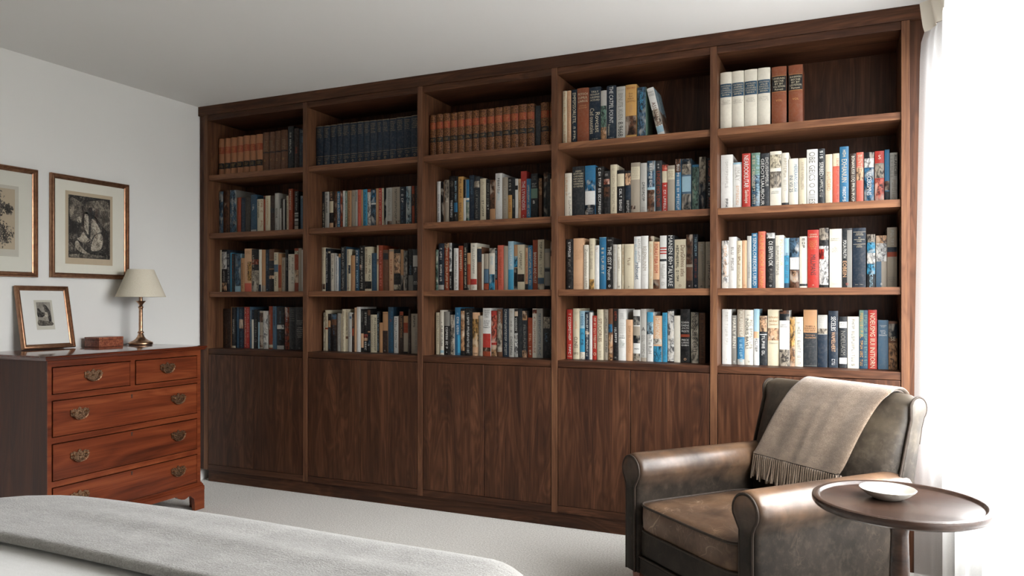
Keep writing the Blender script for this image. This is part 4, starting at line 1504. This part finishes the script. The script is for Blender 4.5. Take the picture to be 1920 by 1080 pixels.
robe = [
    ('engraved_foliage', 'ink_mid', [(.05, .05), (.3, .1), (.55, .06), (.95, .05), (.97, .5), (.8, .45), (.62, .3), (.4, .25), (.25, .4), (.04, .38)]),
    ('engraved_sky', 'ink_light', [(.36, .30), (.47, .32), (.47, .6), (.41, .56), (.36, .48)]),
    ('engraved_sky', 'ink_light', [(.2, .36), (.29, .33), (.3, .42), (.22, .43)]),
    ('engraved_trunk', 'ink_dark', [(.30, .1), (.40, .08), (.37, .35), (.36, .56), (.30, .56), (.32, .3)]),
    ('engraved_trunk', 'ink_dark', [(.46, .2), (.56, .18), (.53, .4), (.52, .7), (.47, .7), (.47, .4)]),
    ('engraved_robe', 'ink_light', [(.54, .36), (.62, .37), (.70, .45), (.76, .54), (.68, .58), (.60, .62), (.52, .69), (.53, .5)]),
    ('engraved_robe', 'ink_light', [(.55, .74), (.63, .62), (.76, .58), (.82, .66), (.78, .82), (.66, .87), (.53, .86)]),
    ('engraved_robe', 'ink_light', [(.16, .74), (.22, .73), (.3, .82), (.42, .9), (.5, .93), (.38, .93), (.24, .89), (.16, .82)]),
    ('engraved_child', 'ink_light', [(.2, .69), (.27, .66), (.34, .58), (.44, .66), (.5, .70), (.44, .74), (.3, .74)]),
    ('engraved_hair', 'ink_dark', [(.52, .22), (.6, .22), (.62, .28), (.57, .33), (.51, .32)]),
    ('engraved_ground', 'ink_mid', [(.04, .95), (.4, .93), (.85, .95), (.7, .985), (.3, .99), (.06, .985)]),
]
picture('framed_engraving', (.002, -.7535, 1.277), 0, .463, .547, .026, .022,
        'gilt-framed engraving of a robed seated figure, hung above the lamp on the white wall', 'mat_board',
        (-.148, .075, .132, .466), (-.131, .109, .116, .446), 'paper_tan', 'ink_dark', robe)
tree = []
def leaves(name, mat, parent, x, area, guides, n, size, seed):
    """one printed mass of small pointed leaves scattered round guide strokes"""
    rg = random.Random(seed)
    y0, z0, y1, z1 = area
    mb = MB()
    for q_ in range(n):
        a, b = rg.choice(guides)
        x += 1.1e-6
        u = rg.random()
        s_ = a[0] + (b[0] - a[0]) * u + rg.gauss(0, a[2]); t_ = a[1] + (b[1] - a[1]) * u + rg.gauss(0, a[2])
        if not (.02 < s_ < .97 and .02 < t_ < .97):
            continue
        cy, cz = y0 + s_ * (y1 - y0), z1 - t_ * (z1 - z0)
        an = rg.uniform(-2.6, -.4); L = size * rg.uniform(.6, 1.3); W = L * .24
        d = (math.cos(an) * L, math.sin(an) * L); p = (-math.sin(an) * W, math.cos(an) * W)
        mb.add([(x, cy, cz), (x, cy + d[0] * .4 + p[0], cz + d[1] * .4 + p[1]), (x, cy + d[0], cz + d[1]), (x, cy + d[0] * .4 - p[0], cz + d[1] * .4 - p[1])], [(0, 3, 2, 1)])
    return mb.build(name, mat, parent, smooth=0, fix=False)
picture('framed_engraving', (.002, -1.2855, 1.274), 0, .463, .55, .026, .022,
        'gilt-framed engraving of a leafy tree on tan paper, hung beside the seated-figure engraving', 'mat_board',
        (-.139, .10, .139, .452), (-.12, .135, .12, .435), 'paper_pale', 'paper_tan', tree)
pp = [c for c in bpy.data.objects if c.name.startswith('print_paper')][-1]
xx = .022 * .30 + .0011
leaves('engraved_foliage', 'ink_mid', pp, xx, (-.12, .135, .12, .435), [((.2, .1, .06), (.6, .12, .06)), ((.5, .1, .05), (.82, .3, .05)), ((.6, .2, .05), (.68, .42, .03)), ((.1, .2, .08), (.5, .3, .06)), ((.84, .27, .03), (.88, .36, .02))], 420, .017, 4)
leaves('engraved_shrubs', 'ink_mid', pp, xx, (-.12, .135, .12, .435), [((.4, .62, .04), (.82, .62, .03)), ((.3, .75, .05), (.95, .78, .04)), ((.2, .84, .03), (.9, .86, .02)), ((.5, .7, .05), (.9, .72, .03))], 560, .013, 8)
horse = [
    ('engraved_hills', 'ink_dark', [(.02, .3), (.15, .27), (.3, .4), (.5, .45), (.55, .6), (.02, .62)]),
    ('engraved_figure', 'ink_dark', [(.45, .14), (.55, .1), (.68, .14), (.8, .25), (.92, .4), (.95, .7), (.9, .9), (.8, .9), (.7, .6), (.55, .35), (.52, .22)]),
    ('engraved_figure', 'ink_light', [(.55, .45), (.7, .42), (.75, .55), (.7, .66), (.6, .62), (.52, .7), (.45, .66), (.5, .55)]),
    ('engraved_figure', 'ink_light', [(.4, .6), (.5, .63), (.56, .75), (.5, .78), (.4, .7)]),
    ('engraved_ground', 'ink_mid', [(.02, .75), (.4, .78), (.98, .85), (.98, .98), (.02, .98)]),
]
picture('framed_engraving', (.072, -1.036, DT + .004), math.atan2(.062, .318), .276, .325, .024, .02,
        'small gilt-framed etching leaning against the wall on the chest of drawers', 'mat_white',
        (-.050, .098, .045, .252), (-.039, .118, .034, .241), 'paper_pale', 'ink_sky', horse)

# ------------------------------------------------------------------ leather armchair (own frame: +y towards its back, +x its near side)
ch = tag(empty('armchair', (3.295, -1.018, 0), math.atan2(-.663, .749), local=True), 'worn brown leather club armchair with scroll arms before the bookcase and curtain', 'armchair')
def cp(name, mat, mbx, parent=None, **kw):
    return mbx.build(name, mat, parent or ch, **kw)
def loft(rings, close=True, caps=True):
    n = len(rings[0])
    vs = [p for r in rings for p in r]
    fs = []
    for k in range(len(rings) - 1):
        for i in range(n if close else n - 1):
            j = (i + 1) % n
            fs.append((k * n + i, k * n + j, (k + 1) * n + j, (k + 1) * n + i))
    if caps:
        fs.append(tuple(range(n))[::-1])
        fs.append(tuple((len(rings) - 1) * n + i for i in range(n)))
    return vs, fs

def arm_outline(s, g=0.0):
    """front view of a scroll arm, s = side; g shrinks it"""
    xi, xo, zb = .272 + g, .346 - g, .14 + g * .5
    c = (.306, .518); r = .063 - g
    pts = [(xi, zb)]
    pts += [(xi, z) for z in (.25, .36, .46)]
    pts += arc(c[0] , c[1], r, 195, -42, 22)
    ex, ez = pts[-1]
    pts += [(xo + .002, ez - .018), (xo, ez - .034), (xo, .36), (xo, .25), (xo, zb)]
    return [(s * x, z) for x, z in pts]

for s in (-1, 1):
    rings = []
    for y, g in ((-.004, .010), (.0, .005), (.008, .001), (.02, 0), (.2, 0), (.38, 0), (.50, 0), (.64, 0), (.655, .004)):
        rr = []
        for x, z in arm_outline(s, g):
            yy = y
            if y > .3:   # rear edge leans forward towards the floor
                yy = y - max(0, (.50 - z)) * .22 * min(1, (y - .3) / .25)
            rr.append((x, yy, z))
        rings.append(rr)
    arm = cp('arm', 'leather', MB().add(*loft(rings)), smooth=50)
    pan = [(x, z) for x, z in arm_outline(s, .013)]
    prings = [[(x, y, z) for x, z in arm_outline(s, g)] for y, g in ((-.002, .012), (-.010, .0125), (-.013, .016))]
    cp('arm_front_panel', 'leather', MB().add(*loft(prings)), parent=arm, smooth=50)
    cp('piping', 'piping', MB().tube([(x, -.0085, z) for x, z in arm_outline(s, .0095)], .0042, 8), parent=arm, smooth=60)

# front rail with a lower welted band
mb = MB()
mb.box(-.271, .012, .205, .271, .06, .325)
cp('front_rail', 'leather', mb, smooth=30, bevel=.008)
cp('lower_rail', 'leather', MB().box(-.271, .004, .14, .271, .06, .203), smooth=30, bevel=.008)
cp('piping', 'piping', MB().tube([(-.268, .004, .204), (0, .003, .204), (.268, .004, .204)], .0042, 8), smooth=60)

# seat cushion: soft box with crowned top
def cushion_fn(u, v):
    a = 2 * math.pi * u
    e = .22
    cxs, sns = math.cos(a), math.sin(a)
    sx = math.copysign(abs(cxs) ** e, cxs); sy = math.copysign(abs(sns) ** e, sns)
    return sx, sy
NU = 96
def cush_ring(hx, hy, z):
    out = []
    for i in range(NU):
        sx, sy = cushion_fn(i / NU, 0)
        out.append((.003 + hx * sx, .255 + hy * sy, z))
    return out
rings = [cush_ring(.235, .24, .306), cush_ring(.262, .266, .311), cush_ring(.266, .270, .322), cush_ring(.267, .272, .36), cush_ring(.266, .271, .396), cush_ring(.262, .267, .405)]
for k in range(1, 8):
    q = 1 - k / 8
    rings.append(cush_ring(.262 * q, .267 * q, .405 + .024 * (1 - q ** 2.2)))
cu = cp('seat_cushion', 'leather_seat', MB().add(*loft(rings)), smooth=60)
cp('piping', 'piping', MB().tube(cush_ring(.267, .272, .405), .0045, 8, True), parent=cu, smooth=60)
cp('piping', 'piping', MB().tube(cush_ring(.267, .272, .314), .0045, 8, True), parent=cu, smooth=60)

# back: padded slab with a rolled top
def back_profile(g=0.0, bulge=0.0):
    """side view, y then z, from the seat up the front, over the roll, down the rear"""
    pts = []
    for t in [i / 10 for i in range(11)]:
        z = .30 + t * (.755 - .30)
        y = .535 + t * .127
        y -= bulge * math.sin(math.pi * min(1, max(0, (z - .34) / .50))) ** .8
        pts.append((y + g, z))
    c = (.706, .788); r = .047 - g
    pts += arc(c[0], c[1], r, 165, -48, 16)
    e = pts[-1]
    pts += [(.728 - g, .725), (.717 - g, .67), (.703 - g, .6), (.682 - g, .5), (.640 - g, .30), (.56, .28 + g)]
    return pts
rings = []
NX = 22
for i in range(NX + 1):
    x = -.335 + .67 * i / NX
    q = abs(x) / .335
    g = .016 * max(0, (q - .86) / .14) ** 2
    bl = .055 * (1 - q ** 4)
    rings.append([(x, y, z) for y, z in back_profile(g, bl)])
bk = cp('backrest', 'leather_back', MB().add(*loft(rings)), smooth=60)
for s in (-1, 1):
    prs = [[(s * x, y, z) for y, z in back_profile(g, 0)] for x, g in ((.334, .009), (.343, .010), (.346, .014))]
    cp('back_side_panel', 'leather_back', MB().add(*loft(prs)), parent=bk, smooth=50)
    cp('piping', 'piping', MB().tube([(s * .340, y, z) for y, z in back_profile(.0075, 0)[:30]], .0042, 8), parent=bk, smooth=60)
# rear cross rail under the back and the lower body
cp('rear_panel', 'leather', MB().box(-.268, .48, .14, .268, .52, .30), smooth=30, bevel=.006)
# legs
for x in (-.31, .31):
    cp('leg', 'leg_wood', MB().add(*loft([[(x + a * w, .04 + b * w, z) for a, b in ((-1, -1), (1, -1), (1, 1), (-1, 1))] for z, w in ((.0008, .015), (.06, .019), (.1395, .024))])), smooth=0, bevel=.002)
    cp('leg', 'leg_wood', MB().add(*loft([[(x + a * w, yy + b * w, z) for a, b in ((-1, -1), (1, -1), (1, 1), (-1, 1))] for z, w, yy in ((.0008, .015, .49), (.06, .019, .475), (.1395, .024, .46))])), smooth=0, bevel=.002)

# ------------------------------------------------------------------ wool throw over the chair back (same frame as the chair)
tw = tag(empty('wool_throw', (3.295, -1.018, 0), math.atan2(-.663, .749), local=True), 'folded taupe wool throw with a fringe, draped over the armchair back', 'throw')
TP = []          # centre line: y, z from the front hem, up, over the roll, down behind
pr_ = back_profile(0, .060)
fr_pts = [(.5395, .545), (.5435, .560)] + [p for p in pr_[6:30] if p[1] > .585 and p[0] > .5][:20]
fr_pts = [p for k, p in enumerate(fr_pts) if k < 8 or k % 2 == 0]
def catmull(P, k):
    out = []
    n = len(P)
    for i in range(n - 1):
        a, b, c, d = P[max(i - 1, 0)], P[i], P[i + 1], P[min(i + 2, n - 1)]
        for j in range(k):
            u = j / k
            out.append(tuple(.5 * ((2 * b[e]) + (-a[e] + c[e]) * u + (2 * a[e] - 5 * b[e] + 4 * c[e] - d[e]) * u * u + (-a[e] + 3 * b[e] - 3 * c[e] + d[e]) * u ** 3) for e in range(len(b))))
    out.append(P[-1])
    return out
TL = catmull(fr_pts, 3)
NL = len(TL)
for _ in range(14):
    TL = [TL[0]] + [tuple(.25 * TL[i - 1][e] + .5 * TL[i][e] + .25 * TL[i + 1][e] for e in (0, 1)) for i in range(1, NL - 1)] + [TL[-1]]
def throw_edges(k):
    z = TL[k][1]
    f = min(1, k / (NL * .56))
    f = f ** .9
    return -.232 + f * .099, .176 + f * .090
def throw_layer(off, xin, k0=0):
    def fn(i, k):
        xl, xr = throw_edges(k)
        xl += xin; xr -= xin
        q = i / 40
        x = xl + (xr - xl) * q
        y, z = TL[k]
        a = TL[min(k + 1, NL - 1)]; b = TL[max(k - 1, 0)]
        d = Vector((a[0] - b[0], a[1] - b[1])).normalized()
        nrm = Vector((-d[1], d[0]))          # outward (towards the room, then up)
        wob = .0035 * math.sin(q * 21 + .8) * math.exp(-((k - 4) / 16) ** 2) + .007 * math.exp(-((q - .52 + .012 * k / 4) / .05) ** 2) * math.exp(-((k - 6) / 12) ** 2)
        o = off + wob
        return Vector((x, y + nrm[0] * o, z + nrm[1] * o))
    return fn
def slab(fn_out, thick, name, parent):
    mb = MB()
    outer = [[fn_out(i, k) for i in range(41)] for k in range(NL)]
    vs, fs = [], []
    def nrm(k):
        a = TL[min(k + 1, NL - 1)]; b = TL[max(k - 1, 0)]
        d = Vector((a[0] - b[0], a[1] - b[1])).normalized()
        return Vector((0, -d[1], d[0]))
    rings = []
    for k in range(NL):
        n = nrm(k)
        top = outer[k]
        bot = [p - n * thick for p in top]
        ring = [top[0] + Vector((-.004, 0, 0)) - n * (thick * .5)] + top + [top[-1] + Vector((.004, 0, 0)) - n * (thick * .5)] + bot[::-1]
        rings.append([tuple(p) for p in ring])
    mb.add(*loft(rings))
    return mb.build(name, 'wool', parent, smooth=70)
slab(throw_layer(.0245, 0), .008, 'blanket', tw)
slab(throw_layer(.0155, .010), .007, 'folded_under_layer', tw)
rng = random.Random(3)
mb = MB()
ntas = 40
for lay, dy in ((0, -.024), (1, -.015)):
    for i in range(ntas):
        q = (i + .5 + lay * .4) / ntas
        xl, xr = throw_edges(0)
        x = xl + (xr - xl) * q + rng.uniform(-.001, .001) + (.006 if lay else 0)
        y0, z0 = TL[0]
        L = rng.uniform(.085, .102) - lay * .006
        pts = []
        sw = rng.uniform(-.012, .012); sy = rng.uniform(-.008, .004)
        for j in range(7):
            u = j / 6
            pts.append((x + sw * u * u, y0 + dy + min(0, sy) * u * u - .012 * u, z0 + .004 - L * u))
        mb.tube(pts, [.0036, .0042, .0040, .0042, .0040, .0040, .0028], 6)
mb.build('fringe', 'wool', tw, smooth=60)

# ------------------------------------------------------------------ round side table and dish
TX, TY, TZ, TR = 3.9175, -1.432, .65, .2065
st = tag(empty('side_table', (TX, TY, 0)), 'small round dark pedestal table with a raised rim beside the armchair', 'side table')
mb = MB()
mb.lathe([(0, TZ - .008), (TR - .0225, TZ - .008), (TR - .019, TZ - .0065), (TR - .017, TZ - .002), (TR - .0135, TZ), (TR - .005, TZ), (TR - .0012, TZ - .002), (TR, TZ - .006), (TR, TZ - .013), (TR - .004, TZ - .017), (TR - .004, TZ - .020), (TR - .009, TZ - .024), (TR - .03, TZ - .026), (0, TZ - .026)], TX, TY, 0, 96)
mb.build('tabletop', 'table_wood', st, smooth=45)
MB().lathe([(0, .0725), (.036, .0725), (.034, .10), (.027, .16), (.0245, .28), (.0255, .4), (.0225, .50), (.0205, .56), (.024, .585), (.040, .60), (.055, TZ - .0262), (0, TZ - .0262)], TX, TY, 0, 40).build('column', 'table_wood', st, smooth=45)
for k in range(3):
    a = RAD(70 + 120 * k)
    pts = []
    for i in range(9):
        u = i / 8
        pts.append((TX + math.cos(a) * (.02 + .17 * u), TY + math.sin(a) * (.02 + .17 * u), .095 - .083 * (u ** 1.5) + .02 * math.sin(math.pi * u) + (0 if u < 1 else .0)))
    MB().tube(pts, [.024, .022, .020, .018, .017, .016, .015, .013, .0115], 10).build('foot', 'table_wood', st, smooth=60)
dx, dy = 3.892, -1.405
dish = MB().lathe([(0, 0), (.030, 0), (.036, .002), (.052, .011), (.0645, .0215), (.0675, .0255), (.0665, .0265), (.0635, .025), (.050, .0145), (.034, .0075), (0, .0055)], 0, 0, 0, 64).build('ceramic_dish', 'ceramic', None, smooth=50)
dish.location = (dx, dy, TZ - .0076)
tag(dish, 'shallow cream glazed dish with brown speckles on the round table', 'dish')

# ------------------------------------------------------------------ bed end with duvet and mohair throw
BXL, BXR, BYF, BYH = 1.52, 3.235, -2.017, -4.12
bed = tag(empty('bed', ((BXL + BXR) / 2, (BYF + BYH) / 2, 0)), 'bed made up with a white duvet and grey blanket, facing the bookcase', 'bed')
MB().box(BXL + .14, BYH, .10, BXR - .14, BYF - .32, .30).build('bed_base', 'bed_wood', bed, smooth=30, bevel=.02)
MB().box(BXL + .11, BYH + .01, .301, BXR - .13, BYF - .3, .50).build('mattress', 'linen', bed, smooth=30, bevel=.05, segs=4)
for x in (BXL + .18, BXR - .18):
    for y in (BYH + .08, BYF - .4):
        MB().box(x - .03, y - .03, .0005, x + .03, y + .03, .0995).build('leg', 'bed_wood', bed, smooth=0)

def soft_rect(w2, top, bottom, r, n=10):
    """open section of a rounded, upside-down U from left hem to right hem (x, z)"""
    pts = [(-w2, bottom), (-w2, bottom + (top - r - bottom) * .33), (-w2, bottom + (top - r - bottom) * .66)]
    pts += arc(-w2 + r, top - r, r, 180, 90, n)
    for i in range(1, 24):
        pts.append((-w2 + r + (2 * w2 - 2 * r) * i / 24, top))
    pts += arc(w2 - r, top - r, r, 90, 0, n)
    pts += [(w2, bottom + (top - r - bottom) * .66), (w2, bottom + (top - r - bottom) * .33), (w2, bottom)]
    return pts
XM = (BXL + BXR) / 2
def hsh(x, y, k):
    return math.sin(x * 3.1 + y * 1.7 + k) * .5 + math.sin(x * 7.3 - y * 4.1 + k * 2.3) * .3 + math.sin(x * 1.3 + y * 9.7 + k * .7) * .2
def bow(x, y):
    # the foot end is bowed: the corners are drawn in
    t = min(1.05, (x - 2.45) / .90 if x > 2.45 else (2.45 - x) / .8)
    w_ = min(1.0, max(0.0, (y + 2.39) / .30))
    w_ = w_ * w_ * (3 - 2 * w_)
    return y - w_ * min(.2, .03 * t ** 2.5 + .12 * t ** 10)
def cover(ys, yf, grow, top, bottom, R, r, amp, k):
    rings = []
    for y in ys:
        t = max(0.0, R - (yf - y)); t = min(t, R)
        d = R - math.sqrt(max(0, R * R - t * t))
        sec = soft_rect((BXR - BXL) / 2 + grow - d, top - d, bottom, max(.03, r - d * .5))
        ring = []
        for x, z in sec:
            zz = z
            if z > top - d - .05:
                zz += amp * hsh(XM + x, y, k)
            ring.append((XM + x, bow(XM + x, y), zz))
        rings.append(ring)
    return rings
def cover_mesh(ys, yf, grow, top, bottom, R, r, amp, k, cap=True):
    rings = cover(ys, yf, grow, top, bottom, R, r, amp, k)
    mb = MB()
    vs, fs = loft(rings, close=False, caps=False)
    if cap:
        fs.append(tuple((len(rings) - 1) * len(rings[0]) + i for i in range(len(rings[0]))))
    mb.add(vs, fs)
    return mb
DTOP = .575
ys = [BYH + i * (BYF - .16 - BYH) / 120 for i in range(121)] + [BYF - .16 + .16 * math.sin(math.pi / 2 * i / 12) for i in range(1, 13)]
duv = cover_mesh(ys, BYF - .01, 0, DTOP, .22, .15, .15, .006, .3, cap=False).build('duvet', 'linen', None, smooth=60)
tag(duv, 'smooth white cotton duvet spread over the bed', 'duvet')
so = duv.modifiers.new('thickness', 'SOLIDIFY'); so.thickness = .02; so.offset = -1
# throw: outer skin, rolled edge towards the head end, lower lip
YE = -2.437
gt = .026
rings = []
R, r = .155, .16
def trow(y, g, top):
    return cover([y], BYF + .018, g, top, .18, R, r, .005, .3)[0]
for a in [i / 8 for i in range(9)]:
    an = math.pi * (1.0 - a) - math.pi / 2      # from under the lip round to the top
    yy = YE - .014 * math.cos(an)
    gg = .007 + gt * .5 + gt * .5 * math.sin(an)
    rings.append(trow(yy, gg, DTOP + gg))
rings = rings[::-1] if rings[0][20][2] > rings[-1][20][2] else rings
ys = [YE + i * (BYF - .15 - YE) / 22 for i in range(1, 23)] + [BYF - .15 + .168 * math.sin(math.pi / 2 * i / 14) for i in range(1, 15)]
for y in ys:
    rr = trow(y, gt + .007, DTOP + gt + .007)
    rings.append([(x, yv, z + (.0035 * math.sin((yv * 38) + 1.2 * math.sin(x * 2.3)) * (1 if 2.0 < x < 3.0 else .3) * math.exp(-((yv + 2.27) / .06) ** 2) if z > .5 else 0)) for x, yv, z in rr])
mb = MB()
vs, fs = loft(rings, close=False, caps=False)
mb.add(vs, fs)
th_ = mb.build('bed_throw', 'bed_throw', None, smooth=60)
tag(th_, 'soft grey brushed-wool blanket laid across the foot of the bed', 'blanket')

# ------------------------------------------------------------------ sheer curtain along the window wall
cur = tag(empty('sheer_curtain', (4.15, -2.2, 0)), 'floor-length white sheer curtain with pinch pleats along the window', 'curtain')
def cur_x(s, z):
    """s: distance from the bookcase end; z: height"""
    base = 4.150
    hang = (2.36 - z) / 2.36
    x = base
    x += .022 * math.sin(2 * math.pi * (s - .03) / .43 + .6 * math.sin(s * 3.1)) * (.75 + .3 * hang)
    x += .012 * math.sin(2 * math.pi * s / .145 + 1.3 * math.sin(s * 5)) 
    x += .004 * math.sin(2 * math.pi * s / .061 + 2 * math.sin(s * 4.3)) * (1 - .4 * hang)
    return x
NS = 420
LEN = 2.7
# leading edge folds back along the bookcase end, then the run of the curtain
PATH = []
for i in range(NS + 1):
    s = LEN * i / NS
    PATH.append(s)
def cur_pt(i, z):
    s = PATH[i]
    x = cur_x(s, z)
    hang = (2.36 - z) / 2.36
    # the first folds sweep out over the end upright
    k = math.exp(-(s / .10) ** 2)
    flare = .062 + .022 * min(1, hang * 1.6)
    pinch = math.exp(-((z - 2.285) / .05) ** 2)
    x -= k * (flare + .0 - .018 * pinch)
    return (x, -.055 - s, z)
zsamp = [.012, .25, .5, .75, 1.0, 1.25, 1.5, 1.75, 2.0, 2.15, 2.22, 2.262]
vs, fs = [], []
for z in zsamp:
    vs += [cur_pt(i, z) for i in range(NS + 1)]
for j in range(len(zsamp) - 1):
    for i in range(NS):
        fs.append((j * (NS + 1) + i, j * (NS + 1) + i + 1, (j + 1) * (NS + 1) + i + 1, (j + 1) * (NS + 1) + i))
MB().add(vs, fs).build('curtain_cloth', 'sheer', cur, smooth=80)
# stiff heading tape with fanned pleats
vs, fs = [], []
zh = [2.262, 2.285, 2.33, 2.385]
for j, z in enumerate(zh):
    q = j / 3
    for i in range(NS + 1):
        s = PATH[i]
        x = cur_pt(i, 2.262)[0]
        ph = math.sin(2 * math.pi * s / .145)
        x += (.006 + .020 * q) * ph * abs(ph) - .018 * q * math.exp(-(s / .10) ** 2)
        vs.append((x, -.055 - s, z))
for j in range(3):
    for i in range(NS):
        fs.append((j * (NS + 1) + i, j * (NS + 1) + i + 1, (j + 1) * (NS + 1) + i + 1, (j + 1) * (NS + 1) + i))
MB().add(vs, fs).build('curtain_heading', 'heading', cur, smooth=80)
trk = MB().box(4.13, -2.85, 2.387, 4.17, -.05, 2.3995).build('curtain_track', 'frame_white', cur, smooth=0)
